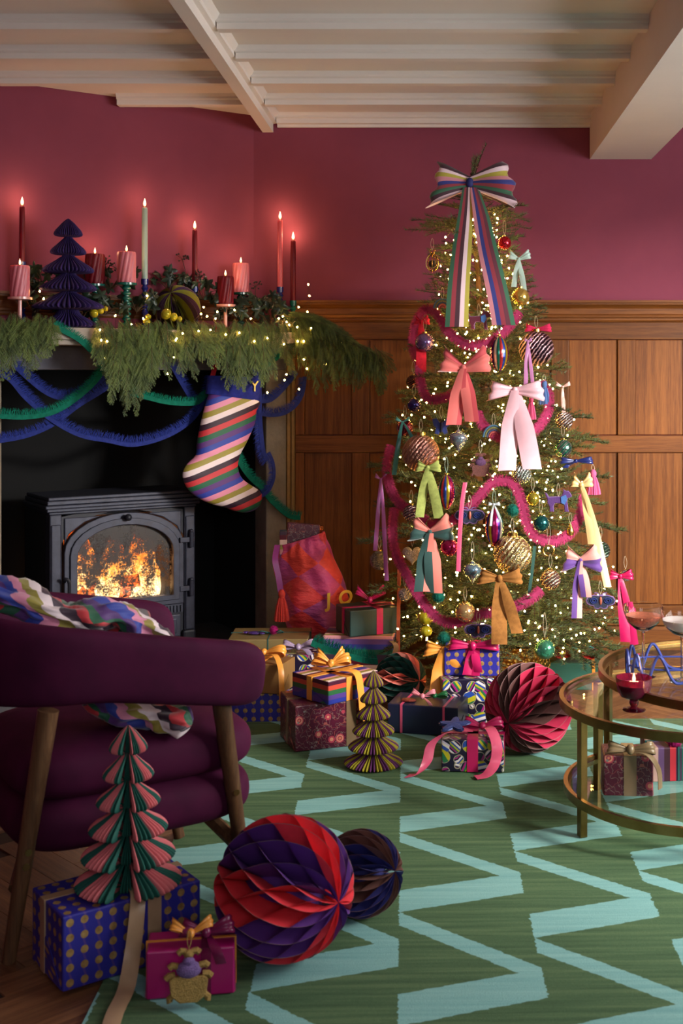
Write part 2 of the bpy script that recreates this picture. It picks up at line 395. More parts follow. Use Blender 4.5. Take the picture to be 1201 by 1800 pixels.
# ================================================================== FIREPLACE
STONE = mt('limestone', (128, 116, 100), .85, var=.25, vscale=9, bump=.4, bscale=60, bdist=.004)
STONE_D = mt('grey_stone', (92, 92, 104), .85, var=.22, vscale=7, bump=.4, bscale=50, bdist=.004)
SHELF_M = mt('pale_stone', (168, 156, 144), .8, var=.15, vscale=8, bump=.3, bscale=60)
SOOT_SHADE = mt('soot_shade_black', (4, 4, 6), .9, var=.3, vscale=6)
ZS = 1.428
fp = thing('fireplace', 'stone fireplace surround with a black chamber and mantel shelf', 'fireplace', (P0.x, P0.y, 0), ANG)
SJ, SK = .1495, 1.305
part('jamb', STONE, fp, lambda b: b.box(-SJ, -.048, 0, .109, 0, 1.262), bevel=.004)
part('jamb', STONE, fp, lambda b: b.box(-SK - .16, -SK, 0, .109, 0, 1.262), bevel=.004)
part('jamb_moulding', mt('gold_oak', (146, 112, 62), .6, var=.15, vscale=30), fp, lambda b: (b.box(-.047, -.030, -.006, .1, 0, 1.36), b.box(-.030, -.016, -.018, .1, 0, 1.36), b.box(-.016, 0, -.010, .1, 0, 1.36)), bevel=.003)
part('lintel', STONE_D, fp, lambda b: b.box(-SK - .16, -.048, 0, .109, 1.263, 1.359), bevel=.004)
part('mantel_shelf', SHELF_M, fp, lambda b: (b.box(-SK - .25, -.035, -.18, .108, 1.38, ZS), b.box(-SK - .24, -.045, -.165, .108, 1.36, 1.38)), bevel=.004)
def chamber(b):
    x0, x1 = -SK, -SJ
    b.box(x0 - .02, x1 + .02, .55, .60, 0, 1.3); b.box(x0 - .02, x0, .2, .55, 0, 1.3); b.box(x1, x1 + .02, .2, .55, 0, 1.3); b.box(x0, x1, .11, .55, 1.28, 1.30)
    b.box(x0 - .02, x0, .11, .2, 0, 1.26); b.box(x1, x1 + .02, .11, .2, 0, 1.26)
part('chamber', SOOT_SHADE, fp, chamber)
part('hearth', mt('hearth_slate', (58, 56, 60), .8, var=.3, vscale=14, bump=.4, bscale=40), fp, lambda b: b.box(-SK - .2, -.06, -.36, .55, .001, .05), bevel=.006)
# ---- the stove
OFFS = -.06
pl_, pr_ = MP(78, 885, OFFS), MP(348, 878, OFFS); sl, sr = sof(pl_), sof(pr_)
sw = sl - sr; sc_ = (sl + sr) / 2
IRON = mt('cast_iron', (54, 56, 70), .42, .35, .25, 25, .25, 120, .001); IRON2 = mt('cast_iron_dark', (32, 33, 42), .5, .35, .2, 25)
stove = thing('wood_stove', 'black cast iron wood stove burning inside the fireplace', 'stove', SP(sc_, OFFS, .05), ANG)
hw = sw / 2 - .018; zb = -.05           # local z 0 is the hearth top
ZT = .672                               # top moulding starts here
part('top_plate', IRON, stove, lambda b: [b.box(-hw - a, hw + a, -a - .012, .28, ZT - .05 + z0, ZT - .05 + z1) for a, z0, z1 in ((.004, 0, .012), (.016, .012, .026), (.024, .026, .04), (.014, .04, .058), (.008, .058, .072))], bevel=.004)
part('body', IRON2, stove, lambda b: (b.box(-hw, hw, .315, .33, .05, ZT - .05), b.box(-hw + .02, hw - .02, .05, .315, .05, .19), b.box(-hw + .02, hw - .02, .05, .315, ZT - .07, ZT - .05), b.box(-hw, hw, 0, .05, .05, .20)), bevel=.003)
for sx in (-1, 1):
    part('side_panel', SOOT_SHADE, stove, lambda b: b.box(sx * hw - (.02 if sx > 0 else 0), sx * hw + (0 if sx > 0 else .02), .05, .315, .05, ZT - .05))  # stove sides near black: the chamber's shade is put into their colour
    part('pillar', IRON, stove, lambda b: (b.box(sx * hw - (.05 if sx > 0 else 0), sx * hw + (0 if sx > 0 else .05), -.012, .05, .06, ZT - .05), b.box(sx * hw - (.046 if sx > 0 else -.004), sx * hw + (-.004 if sx > 0 else .046), -.018, .04, .09, ZT - .09)), bevel=.005)
    part('foot', IRON2, stove, lambda b: b.box(sx * hw - .03 - sx * .03, sx * hw + .03 - sx * .03, -.025, .3, 0, .09), bevel=.01)
def arch(w, z0, zs, zt, n=14):
    return [(-w, z0), (w, z0), (w, zs)] + [(w * math.cos(a), zs + (zt - zs) * math.sin(a)) for a in [math.pi * i / n for i in range(1, n)]] + [(-w, zs)]
def ring(b, outer, inner, y0, y1, m=0):
    n = len(outer); i0 = len(b.v)
    for y in (y0, y1):
        for p in outer: b.add((p[0], y, p[1]))
        for p in inner: b.add((p[0], y, p[1]))
    for i in range(n):
        j = (i + 1) % n; a = i0
        b.face((a + i, a + j, a + n + j, a + n + i), m); b.face((a + 2 * n + i, a + 3 * n + i, a + 3 * n + j, a + 2 * n + j), m)
        b.face((a + i, a + 2 * n + i, a + 2 * n + j, a + j), m); b.face((a + n + i, a + n + j, a + 3 * n + j, a + 3 * n + i), m)
gw, gz0, gzs, gzt = .208, .250, .44, .565
# front plate with an arched opening: built from the arch ring and a rectangular surround
def rectlike(w, z0, z1, poly):
    out = []
    for (x, z) in poly:
        # push each arch point out to the rectangle
        t = min(w / abs(x) if abs(x) > 1e-6 else 1e9, 1e9)
        cz = (z0 + z1) / 2; dx, dz = x, z - cz
        k = min(w / abs(dx) if abs(dx) > 1e-6 else 1e9, (z1 - cz) / abs(dz) if abs(dz) > 1e-6 else 1e9); out.append((dx * k, cz + dz * k))
    return out
A1 = arch(gw + .062, gz0 - .05, gzs + .03, gzt + .06)
part('front_plate', IRON2, stove, lambda b: ring(b, rectlike(hw - .05, .17, ZT - .05, A1), A1, .0, .05))
for sx in (-1, 1):
    def spandrel(b):
        x1, zt = hw - .062, ZT - .066
        poly = [(sx * x1, zt), (sx * .10, zt), (sx * .17, zt - .022), (sx * .235, zt - .066), (sx * x1, zt - .11)]
        b.prism(poly if sx > 0 else list(reversed(poly)), -.007, .004)
    part('spandrel_panel', IRON, stove, spandrel, bevel=.004)
A2 = arch(gw + .052, gz0 - .042, gzs + .022, gzt + .05); A3 = arch(gw, gz0, gzs, gzt); A25 = arch(gw + .03, gz0 - .022, gzs + .012, gzt + .028)
door = part('door', IRON, stove, lambda b: (ring(b, A2, A3, -.022, .01), ring(b, A25, A3, -.032, -.02)), bevel=.003)
def glass_mat():
    k = NT('sooty_glass'); co = k.coord(); x, y, z = k.sep(co)
    n1 = k.noise(co, 11, 5, .65); n2 = k.noise(co, 130, 4, .75)
    f = k.m('ADD', k.m('MULTIPLY', n1, .72), k.m('MULTIPLY', n2, .52))
    hgt = k.m('MULTIPLY', k.m('SUBTRACT', z, gz0), .42)
    f = k.m('ADD', f, hgt)
    soot = k.ramp(f, [(.62, (0, 0, 0, 1)), (.72, (1, 1, 1, 1))])
    tr = k.n('ShaderNodeBsdfTransparent'); gl = k.n('ShaderNodeBsdfGlossy'); gl.inputs['Roughness'].default_value = .12
    m1 = k.n('ShaderNodeMixShader'); m1.inputs[0].default_value = .05; k.put(m1.inputs[1], tr.outputs[0]); k.put(m1.inputs[2], gl.outputs[0])
    k.sset('Base Color', lin((30, 18, 14))); k.sset('Roughness', .4)
    m2 = k.n('ShaderNodeMixShader'); k.put(m2.inputs[0], k.m('MULTIPLY', soot, .93)); k.put(m2.inputs[1], m1.outputs[0]); k.put(m2.inputs[2], k.b.outputs[0])
    k.t.links.new(m2.outputs[0], k.t.nodes['Material Output'].inputs['Surface']); return k.mat
part('glass', glass_mat(), door, lambda b: b.prism(list(A3), -.006, -.002))
part('handle', IRON2, door, lambda b: b.tube(spline([(-gw - .055, -.03, gz0 + .10), (-gw - .06, -.055, gz0 + .115), (-gw - .045, -.062, gz0 + .10), (-gw - .045, -.058, gz0 + .02)], 5), .0075, 8), smooth=True)
for z in (gz0 + .02, gz0 + .23):
    part('hinge', IRON, stove, lambda b: (b.box(gw + .03, hw - .012, -.034, -.01, z - .01, z + .012), b.tube([(hw - .026, -.032, z - .032), (hw - .026, -.032, z + .034)], .011, 8), b.sphere((hw - .026, -.032, z + .038), .009)), bevel=.002)
part('damper_knob', IRON2, stove, lambda b: (b.tube([(0, -.045, ZT - .075), (0, .0, ZT - .075)], .006, 8), b.sphere((0, -.05, ZT - .075), .015)), smooth=True)
def grille(b):
    b.box(-.26, .26, -.012, 0, .168, .205)
    for i in range(34): b.box(-.255 + i * .0152, -.247 + i * .0152, -.02, -.01, .172, .2)
part('vent_grille', IRON, stove, grille)
part('ash_panel', IRON, stove, lambda b: (b.box(-.25, .25, -.012, .004, .065, .16), b.box(-.23, .23, -.02, -.01, .08, .145)), bevel=.004)
part('firebox', mt('firebrick', (40, 26, 20), .9, var=.4, vscale=20), stove, lambda b: (b.box(-.24, .24, .30, .31, .2, .6), b.box(-.25, -.24, .05, .3, .2, .6), b.box(.24, .25, .05, .3, .2, .6), b.box(-.24, .24, .05, .3, .2, .215)))
# ---- fire: logs, embers, flames
fire = thing('log_fire', 'orange flames over burning logs behind the stove glass', 'fire', SP(sc_, OFFS, .05), ANG)
def ember_mat():
    k = NT('ember'); n = k.noise(k.coord(), 40, 4, .6)
    k.sset('Base Color', lin((30, 16, 10))); k.sset('Emission Color', k.ramp(n, [(.4, (0, 0, 0, 1)), (.6, (1, .15, .02, 1)), (.8, (1, .5, .12, 1))])); k.sset('Emission Strength', 3.); return k.mat
EMB = ember_mat()
for (x0, y0, z0, x1, y1, z1, r) in ((-.18, .16, .245, .17, .2, .25, .03), (-.15, .23, .27, .12, .13, .30, .028), (.02, .14, .25, .2, .24, .31, .026), (-.2, .14, .25, -.04, .25, .29, .024)):
    part('log', EMB, fire, lambda b: b.tube([Vector((x0, y0, z0)).lerp(Vector((x1, y1, z1)), t / 6) + Vector((0, 0, .006 * noise.noise((t, x0 * 9, 0)))) for t in range(7)], r, 9), smooth=True)
def flame_mat():
    k = NT('flame'); co = k.coord(); x, y, z = k.sep(co)
    n = k.noise(k.mapping(co, (1, 1, .5)), 34, 6, .72)
    hgt = k.m('MULTIPLY', k.m('SUBTRACT', z, .22), 1.9)
    f = k.m('SUBTRACT', k.m('MULTIPLY_ADD', n, .95, .38), hgt)
    c = k.ramp(f, [(.12, (.25, .01, .002, 1)), (.35, (1, .11, .01, 1)), (.6, (1, .33, .05, 1)), (.85, (1, .72, .32, 1))])
    em = k.n('ShaderNodeEmission'); k.put(em.inputs[0], c); k.put(em.inputs[1], k.ramp(f, [(.15, (.2, .2, .2, 1)), (.9, (4.5, 4.5, 4.5, 1))]))
    tr = k.n('ShaderNodeBsdfTransparent'); mx = k.n('ShaderNodeMixShader')
    k.put(mx.inputs[0], k.ramp(f, [(.12, (0, 0, 0, 1)), (.55, (1, 1, 1, 1))])); k.put(mx.inputs[1], tr.outputs[0]); k.put(mx.inputs[2], em.outputs[0])
    k.t.links.new(mx.outputs[0], k.t.nodes['Material Output'].inputs['Surface']); return k.mat
FLM = flame_mat()
rf = random.Random(3)
for (x, y, w, hh) in ((-.16, .20, .05, .19), (-.09, .24, .07, .32), (0, .19, .07, .22), (.05, .25, .08, .30), (.13, .2, .06, .20), (.17, .25, .075, .38), (-.02, .15, .06, .14), (.19, .16, .04, .17), (-.19, .16, .04, .14), (-.14, .27, .08, .36)):
    b = MB(); n = 10; pts = []; rr = []
    for i in range(n + 1):
        t = i / n; pts.append((x + .03 * noise.noise((x * 9, t * 2.5, 1)) * t, y + .02 * noise.noise((x * 7, t * 3, 5)) * t, .225 + hh * t)); rr.append(max(.001, w * math.sin(math.pi * min(1, (t * .8 + .2)) ** .8) * (1 - .25 * t)))
    b.tube(pts, rr, 12); b.build('flame', FLM, fire, smooth=True, ang=180)
pl = bpy.data.lights.new('fire_light', 'POINT'); pl.energy = 5; pl.color = (1, .45, .15); pl.shadow_soft_size = .05
po = bpy.data.objects.new('fire_light', pl); COL.objects.link(po); po.parent = fire; po.location = (0, .12, .36)
# ================================================================== MANTEL: candles, holders, paper trees and balls
WAX = {}
def wax(name, rgb):
    k = NT(name); c = lin(rgb); k.sset('Base Color', c); k.sset('Roughness', .4); k.sset('Subsurface Weight', .25); k.b.inputs['Subsurface Radius'].default_value = (.02, .008, .005); k.b.inputs['Subsurface Scale'].default_value = .5; return k.mat
W_BURG, W_PINK, W_MINT, W_ROSE = mt('burgundy_wax', (104, 8, 24), .45, spec=.3), wax('pink_wax', (214, 118, 128)), wax('mint_wax', (158, 184, 172)), wax('rose_wax', (206, 92, 104))
WICK = mt('wick', (25, 18, 14), .9)
def flame_m():
    k = NT('candle_flame'); x, y, z = k.sep(k.coord()); c = k.ramp(k.m('MULTIPLY', z, 25), [(0, (1, .25, .04, 1)), (.3, (1, .62, .25, 1)), (.8, (1, .72, .38, 1))])
    k.sset('Base Color', (0, 0, 0, 1)); k.sset('Emission Color', c); k.sset('Emission Strength', 9); return k.mat
CFL = flame_m()
def flame(parent, z, hgt=.036, e=.65):
    p = part('wick', WICK, parent, lambda b: b.tube([(0, 0, z - .002), (.001, 0, z + .008)], .0012, 5))
    b = MB(); n = 10; b.lathe([(max(0, .0058 * hgt / .036 * math.sin(math.pi * (t / n) ** .62) ** 1.1) if 0 < t < n else 0, hgt * t / n) for t in range(n + 1)], 10)
    f = b.build('flame', CFL, parent, smooth=True, ang=180, loc=(0, 0, z + .004))
    l = bpy.data.lights.new('candle_light', 'POINT'); l.energy = e; l.color = (1, .58, .30); l.shadow_soft_size = .012
    o = bpy.data.objects.new('candle_light', l); COL.objects.link(o); o.parent = parent; o.location = (0, 0, z + .028)
def taper(px, ptop, pbot, off, m, label, wpx=9.5):
    b0 = MP(px, pbot, off); t0 = MP(px, ptop, off); hh = t0.z - b0.z; r = wpx / 2 * b0.y / FPX
    t = thing('taper_candle', label, 'candle', b0, group='tall taper candles on the mantel')
    part('wax_body', m, t, lambda b: b.lathe([(r * 1.02, 0), (r, hh * .3), (r * .97, hh * .8), (r * .93, hh - .004), (r * .7, hh), (0, hh - .003)], 16), smooth=True); flame(t, hh); return b0
def pillar(px, ptop, pbot, off, m, label, wpx=33):
    b0 = MP(px, pbot, off); t0 = MP(px, ptop, off); hh = t0.z - b0.z; r = wpx / 2 * b0.y / FPX
    t = thing('pillar_candle', label, 'candle', b0, group='twisted pillar candles on the mantel')
    b = MB(); n = 64; L = 20; i0 = 0
    for i in range(L + 1):
        z = hh * i / L; edge = 1 - .06 * (max(0, abs(i / L - .5) - .44) / .06)
        for k in range(n):
            a = 2 * math.pi * k / n; q = r * edge * (1 - .11 * (1 - abs(math.sin(a * 6 - z * 30))) ** 1.6)
            b.add((q * math.cos(a), q * math.sin(a), z))
    for i in range(L):
        for k in range(n):
            k2 = (k + 1) % n; b.face((i * n + k, i * n + k2, (i + 1) * n + k2, (i + 1) * n + k))
    b.face([k for k in reversed(range(n))])
    c = [b.add((r * .8 * math.cos(2 * math.pi * k / n), r * .8 * math.sin(2 * math.pi * k / n), hh - .003)) for k in range(n)]
    for k in range(n): b.face((L * n + k, L * n + (k + 1) % n, c[(k + 1) % n], c[k]))
    b.face(c); b.build('wax_body', m, t, smooth=True, ang=60); flame(t, hh - .002, .026, .45); return b0
def holder(p, style, m, label, plate=.042):
    hh = p.z - ZS; t = thing('candle_holder', label, 'candle holder', (p.x, p.y, ZS), group='candle holders on the mantel')
    if style == 'bobbin':
        n = max(2, round(hh / .024)); prof = [(.034, 0), (.036, .006), (.02, .012)]
        for i in range(n):
            z0 = .012 + (hh - .024) * i / n; dz = (hh - .024) / n
            prof += [(.011, z0 + dz * .08), (.0175, z0 + dz * .3), (.019, z0 + dz * .5), (.0175, z0 + dz * .7), (.011, z0 + dz * .95)]
        prof += [(plate * .5, hh - .012), (plate, hh - .010), (plate, hh - .0008), (0, hh - .0008)]
        part('stem', m, t, lambda b: b.lathe(prof, 20), smooth=True)
    elif style == 'cup':
        n = max(2, round(hh / .03)); prof = [(.032, 0), (.033, .006), (.014, .013)]
        for i in range(n):
            z0 = .013 + (hh - .035) * i / n; dz = (hh - .035) / n
            prof += [(.009, z0 + dz * .06), (.0155, z0 + dz * .5), (.009, z0 + dz * .96)]
        prof += [(.015, hh - .02), (.016, hh + .004), (.0125, hh + .004), (.0125, hh - .0008), (0, hh - .0008)]
        part('stem', m, t, lambda b: b.lathe(prof, 20), smooth=True)
    else:
        part('plate', m, t, lambda b: b.lathe([(.02, 0), (.021, .004), (.008, .01), (.008, hh - .014), (.03, hh - .013), (plate, hh - .010), (plate, hh - .0008), (0, hh - .0008)], 24), smooth=True)
    return t
def gloss(name, rgb): return mt(name, rgb, .22, coat=.5)
G_GRN, G_BLU, G_PNK, G_DGR = gloss('green_enamel', (16, 92, 80)), gloss('blue_enamel', (34, 40, 110)), gloss('blush_enamel', (214, 150, 140)), gloss('dark_green_enamel', (18, 58, 46))
p = taper(39, 363, 462, -.04, W_BURG, 'dark burgundy taper candle at the far left of the mantel'); holder(p, 'cup', G_BLU, 'blue holder under the far left burgundy taper')
p = pillar(35, 467, 522, .10, W_PINK, 'pink twisted pillar candle at the far left of the mantel', 34); holder(p, 'plate', G_PNK, 'blush plate holder under the far left pink pillar candle', .046)
p = pillar(167, 447, 499, -.03, W_BURG, 'burgundy twisted pillar candle behind the purple paper tree', 34); holder(p, 'bobbin', G_GRN, 'green holder behind the purple paper tree')
p = pillar(222.5, 443, 497, .07, W_PINK, 'pink twisted pillar candle on a green bobbin holder'); holder(p, 'bobbin', G_GRN, 'green bobbin holder right of the purple paper tree', .042)
p = taper(254.5, 365, 492, -.02, W_MINT, 'pale mint taper candle, the only green one on the mantel', 10.5); holder(p, 'cup', G_BLU, 'blue holder under the mint taper')
p = taper(342.5, 404, 505, -.03, W_BURG, 'dark burgundy taper candle behind the olive striped paper ball', 9.5); holder(p, 'cup', G_BLU, 'blue holder hidden in leaves behind the olive paper ball')
p = pillar(396.5, 486, 535, .07, W_BURG, 'short burgundy twisted pillar candle on a blush plate', 29); holder(p, 'plate', G_PNK, 'blush plate holder under the short burgundy pillar candle', .044)
p = pillar(423.5, 463, 514, -.01, W_PINK, 'small pink twisted pillar candle on a dark green holder', 29); holder(p, 'bobbin', G_DGR, 'dark green holder under the small pink pillar candle', .038)
p = taper(492.5, 387, 506, .02, W_ROSE, 'rose pink taper candle near the right end of the mantel'); holder(p, 'cup', G_BLU, 'blue bobbin holder under the rose pink taper')
p = taper(515.5, 423, 530, .04, W_BURG, 'dark burgundy taper candle at the right end of the mantel'); holder(p, 'cup', G_GRN, 'green holder at the right end of the mantel')
# ---- honeycomb paper
def paper(name, rgb):
    return mt(name, rgb, .8, var=.06, vscale=50)
PEDGE = mt('paper_edge', (150, 118, 118), .8)
def honey_ball(c, r, axis, cols, pat, label, N=48, M=6, group='honeycomb paper balls', spin=0):
    t = thing('honeycomb_ball', label, 'paper ball', c, group=group)
    q = Vector((0, 0, 1)).rotation_difference(Vector(axis).normalized()); t.rotation_mode = 'QUATERNION'; t.rotation_quaternion = q
    mats = [paper('paper_%d_%d_%d' % tuple(x), x) for x in cols]
    D = 2 * math.pi / N; cache = {}
    def leaf(sign, ci):
        if (sign, ci) in cache: return cache[(sign, ci)]
        b = MB(); nt = 40; rows = []
        rad = [.42, .72, .992, 1.0]
        for i in range(nt + 1):
            th = math.pi * (.004 + .992 * i / nt)
            w = sign * .5 * D * math.cos(M * math.pi * (i / nt)) if 0 < i < nt else 0
            tri = sign * .5 * D * (2 * abs(2 * ((i / nt * M / 2) % 1) - 1) - 1)
            ph = .75 * tri + .25 * w
            row = []
            for f in rad: row.append(b.add((r * f * math.sin(th) * math.cos(ph), r * f * math.sin(th) * math.sin(ph), r * (.985 if f < .99 else 1) * math.cos(th))))
            rows.append(row)
        for i in range(nt):
            for k in range(3): b.face((rows[i][k], rows[i + 1][k], rows[i + 1][k + 1], rows[i][k + 1]), 1 if k == 2 else 0)
        me = b.mesh('paper_leaf', [mats[ci], PEDGE], True, 180); cache[(sign, ci)] = me; return me
    for k in range(N):
        inst('paper_leaf', leaf(1 if k % 2 else -1, pat[k % len(pat)]), t, (0, 0, 0), (0, 0, k * D + spin))
    part('core', mats[0], t, lambda b: b.sphere((0, 0, 0), r * .58, 16, 10), smooth=True)
    return t
def paper_tree(base, hgt, rad, cols, pat, label, tiers, N=36, spin=0, edge=True, gap=None):
    t = thing('paper_tree', label, 'paper tree', base, group='honeycomb paper trees')
    mats = [paper('paper_%d_%d_%d' % tuple(x), x) for x in cols]; D = 2 * math.pi / N
    # outline: each tier swells out and tucks back in
    prof = []; n = len(tiers) - 1
    z1 = hgt
    zs = [hgt * (1 - (1 - i / n) ** 1.0) for i in range(n + 1)]
    prof = [(0.004, 0)]
    for i in range(n):
        za, zb_ = zs[i], zs[i + 1]; rr = rad * tiers[i]; nx = rad * tiers[i + 1] * .30 if i < n - 1 else .001; dz = zb_ - za
        prof += [(rr * .5, za + dz * .005), (rr * .8, za + dz * .02), (rr * .95, za + dz * .06), (rr, za + dz * .14), (rr * .97, za + dz * .23), (rr * .86, za + dz * .37), (rr * .66, za + dz * .54), (rr * .45, za + dz * .73), (max(nx, rr * .24) if i < n - 1 else rr * .16, za + dz * .93)]
        if i < n - 1: prof += [(max(nx, rr * .24), za + dz * .99)]
    prof.append((.001, hgt)); cache = {}
    def fin(ci):
        if ci in cache: return cache[ci]
        b = MB(); A = []
        for (q, z) in prof:
            v = q * .74; q2 = q
            A.append([b.add((v * math.cos(-D * .5), v * math.sin(-D * .5), z)), b.add((q2 * .97 * math.cos(D * .22), -q2 * .97 * math.sin(D * .22), z)), b.add((q2 * math.cos(D * .05), -q2 * math.sin(D * .05), z)), b.add((q2 * math.cos(D * .05), q2 * math.sin(D * .05), z)), b.add((q2 * .97 * math.cos(D * .22), q2 * .97 * math.sin(D * .22), z)), b.add((v * math.cos(D * .5), v * math.sin(D * .5), z))])
        for i in range(len(prof) - 1):
            for k in range(5): b.face((A[i][k], A[i][k + 1], A[i + 1][k + 1], A[i + 1][k]), 1 if k == 2 else 0)
        cache[ci] = b.mesh('paper_fin', [mats[ci], PEDGE if edge else mats[ci]], True, 50); return cache[ci]
    for k in range(N):
        a = k * D + spin; inside = gap and abs((a - gap[0] + math.pi) % (2 * math.pi) - math.pi) < gap[1]
        inst('paper_fin', fin(1 if inside else pat[k % len(pat)]), t, (0, 0, 0), (0, 0, a), (.5, .5, 1) if inside else None)
    part('core', mats[0], t, lambda b: b.lathe([(.004, 0), (.004, hgt * .97)], 6))
    return t
p = MP(120, 573, .10); p.z = ZS
paper_tree(p, MP(120, 384, .10).z - ZS, 62 * p.y / FPX, [(48, 26, 96), (36, 20, 76)], [0, 1], 'dark purple honeycomb paper tree on the mantel', [.80, 1, .80, .72, .5, .4, .0], 40, 0, False)
p = MP(312, 535, .02); rb = .098; p.z = ZS + rb
honey_ball(p, rb, (-.1, -.75, .62), [(128, 126, 30), (62, 28, 66)], [0, 0, 1, 1, 1, 1, 0, 0], 'olive and purple honeycomb paper ball on the mantel', 48, 2, spin=.3)
# olive glass beads lying on the greenery
OLV = mt('olive_glass', (176, 164, 34), .12, .35, coat=.6)
def seg_bauble(px, py, off, r, label, tilt=1.2, n=3):
    t = thing('ribbed_bauble', label, 'bauble', MP(px, py, off), rot=(0, tilt, ANG), group='olive ribbed baubles')
    z = 0
    for i in range(n):
        q = r * (1 - .22 * i); part('lobe', OLV, t, lambda b: b.lathe([(max(.0005, q * math.sin(math.pi * j / 10)), z - q * .85 * math.cos(math.pi * j / 10)) for j in range(11)], 40, star=lambda k, zz: 1 - .06 * (k % 4 == 0)), smooth=True, ang=180); z += q * 1.45
    return t
seg_bauble(165, 550, .15, .020, 'olive ribbed glass bauble beside the purple paper tree')
seg_bauble(292, 552, .15, .024, 'olive ribbed glass bauble in front of the striped paper ball', 1.9)
seg_bauble(258, 566, .17, .016, 'small olive ribbed bauble at the centre of the mantel', .3, 2)
# ================================================================== MANTEL GREENERY, TRIMS, STOCKING, STRING LIGHTS
def leaf_mat(name, c1, c2, rough=.55):
    k = NT(name); oi = k.n('ShaderNodeObjectInfo').outputs['Random']; n = k.noise(k.coord(), 30, 3)
    k.sset('Base Color', k.ramp(k.m('MULTIPLY_ADD', oi, .45, k.m('MULTIPLY', n, .6)), [(.2, lin(c1)), (.8, lin(c2))])); k.sset('Roughness', rough); k.sset('Specular IOR Level', .35); return k.mat
CEDAR = leaf_mat('cedar_leaf', (34, 52, 26), (100, 116, 56)); CSTEM = mt('cedar_stem', (74, 56, 32), .8)
rg_ = random.Random(11)
def frond(parent, a, c, sag, spread=.075, seed=0):
    r = random.Random(seed); a, c = Vector(a), Vector(c); L = (c - a).length
    mid = (a + c) / 2 + Vector((0, 0, sag)) + NRM * .03
    n = max(8, int(L / .011)); pts = [a * (1 - t) ** 2 + mid * 2 * t * (1 - t) + c * t * t for t in [i / n for i in range(n + 1)]]
    b = MB(); b.tube(pts, [.0022 * (1 - .8 * i / n) for i in range(n + 1)], 4, 1)
    def leaflet(p, d, side, ln, w):
        q = p + d * ln; i0 = len(b.v)
        b.add(p); b.add(p + d * ln * .45 + side * w); b.add(q); b.add(p + d * ln * .45 - side * w); b.face((i0, i0 + 1, i0 + 2, i0 + 3))
    for i in range(1, n + 1):
        t = (pts[i] - pts[i - 1]).normalized(); prof = math.sin(math.pi * min(1, .18 + .82 * (i / n)) ** .8) * .85 + .18
        lat = t.cross(NRM); lat = lat.normalized() if lat.length > .01 else Vector((1, 0, 0))
        for sd in (-1, 1):
            if r.random() < .12: continue
            ln = spread * prof * r.uniform(.7, 1.15)
            d = (t * .82 + lat * sd * r.uniform(.42, .72) + NRM * r.uniform(-.25, .3) + Vector((0, 0, -.28))).normalized()
            m = max(4, int(ln / .0068)); p = pts[i].copy()
            for j in range(m):
                d2 = (d + Vector((0, 0, -.03 * j))).normalized(); pn = p + d2 * (ln / m)
                nn = d2.cross(NRM).normalized(); w = .0014
                leaflet(p, d2, nn, ln / m * 1.5, w)
                for s2 in (-1, 1): leaflet(p, (d2 * .8 + nn * s2 * .62 + NRM * r.uniform(-.3, .3)).normalized(), (nn + NRM * .4 * s2).normalized(), ln * .17 * (1 - .6 * j / m) + .005, .0013)
                p = pn
    return b.build('frond', [CEDAR, CSTEM], parent)
def MW(px, py, off):
    p = MP(px, py, off); return BP(px, py, min(p.y, 5.36))
def garland(label, spec):
    t = thing('cedar_garland', label, 'garland', SP(.6, .05, ZS)); t.location = (0, 0, 0)
    for i, (x0, y0, x1, y1, o0, o1, sag) in enumerate(spec): frond(t, MW(x0, y0, o0), MW(x1, y1, o1), sag, seed=i * 13 + 5)
    return t
S = []
g = random.Random(5)
for i in range(11):          # far left bunch
    x = -30 + 10 * i; S.append((x - 6 + g.uniform(-8, 8), 556 + g.uniform(-10, 8), x + g.uniform(-14, 10), 612 + g.uniform(0, 58) - (i > 7) * 22, .13, .23, .03))
for i in range(9): S.append((-20 + 13 * i, 566, -28 + 13 * i + g.uniform(-8, 8), 600 + g.uniform(0, 30), .12, .20, .03))
for i in range(10):          # long hanging bunch in the middle left
    S.append((182 + 8 * i, 582 + g.uniform(-8, 4), 184 + 9.5 * i + g.uniform(-10, 10), 672 + g.uniform(0, 66) - abs(i - 4) * 7, .16, .235, .025))
for i in range(9): S.append((172 + 12 * i, 578, 172 + 12 * i + g.uniform(-12, 10), 632 + g.uniform(0, 30), .15, .245, .03))
for i in range(13):          # along the centre, sweeping right
    x = 250 + 17 * i; S.append((x - 12, 574 + g.uniform(-6, 4), x + 22 + g.uniform(-6, 16), 632 + g.uniform(-6, 34) + (i > 6) * 12, .15, .245, .03))
for i in range(9): S.append((240 + 24 * i, 566, 262 + 25 * i, 606 + g.uniform(-4, 20), .12, .22, .03))
for i in range(11):          # right end sweeping out over the panelling
    S.append((468 + 8 * i, 562 + g.uniform(-8, 10), 505 + 16.5 * i + g.uniform(-8, 8), 652 + g.uniform(-14, 26), .10, .20, .045))
for i in range(9): S.append((490 + 6 * i, 556 + g.uniform(-8, 6), 568 + 14 * i + g.uniform(-6, 6), 585 + 8 * i + g.uniform(-6, 16), .06, .12, .05))
for i in range(6): S.append((590 + 10 * i, 580 + 6 * i, 632 + 9 * i, 672 + g.uniform(-14, 12), .10, .15, .03))
for i in range(22): S.append((172 + 17 * i + g.uniform(-5, 5), 566 + g.uniform(-8, 4), 172 + 17 * i + g.uniform(-4, 24), 600 + g.uniform(0, 46), .16, .225, .03))
for i in range(12): S.append((545 + 11 * i + g.uniform(-6, 6), 580 + 3 * i + g.uniform(-4, 4), 556 + 12 * i + g.uniform(-8, 8), 650 + g.uniform(-6, 44), .08, .12, .02))
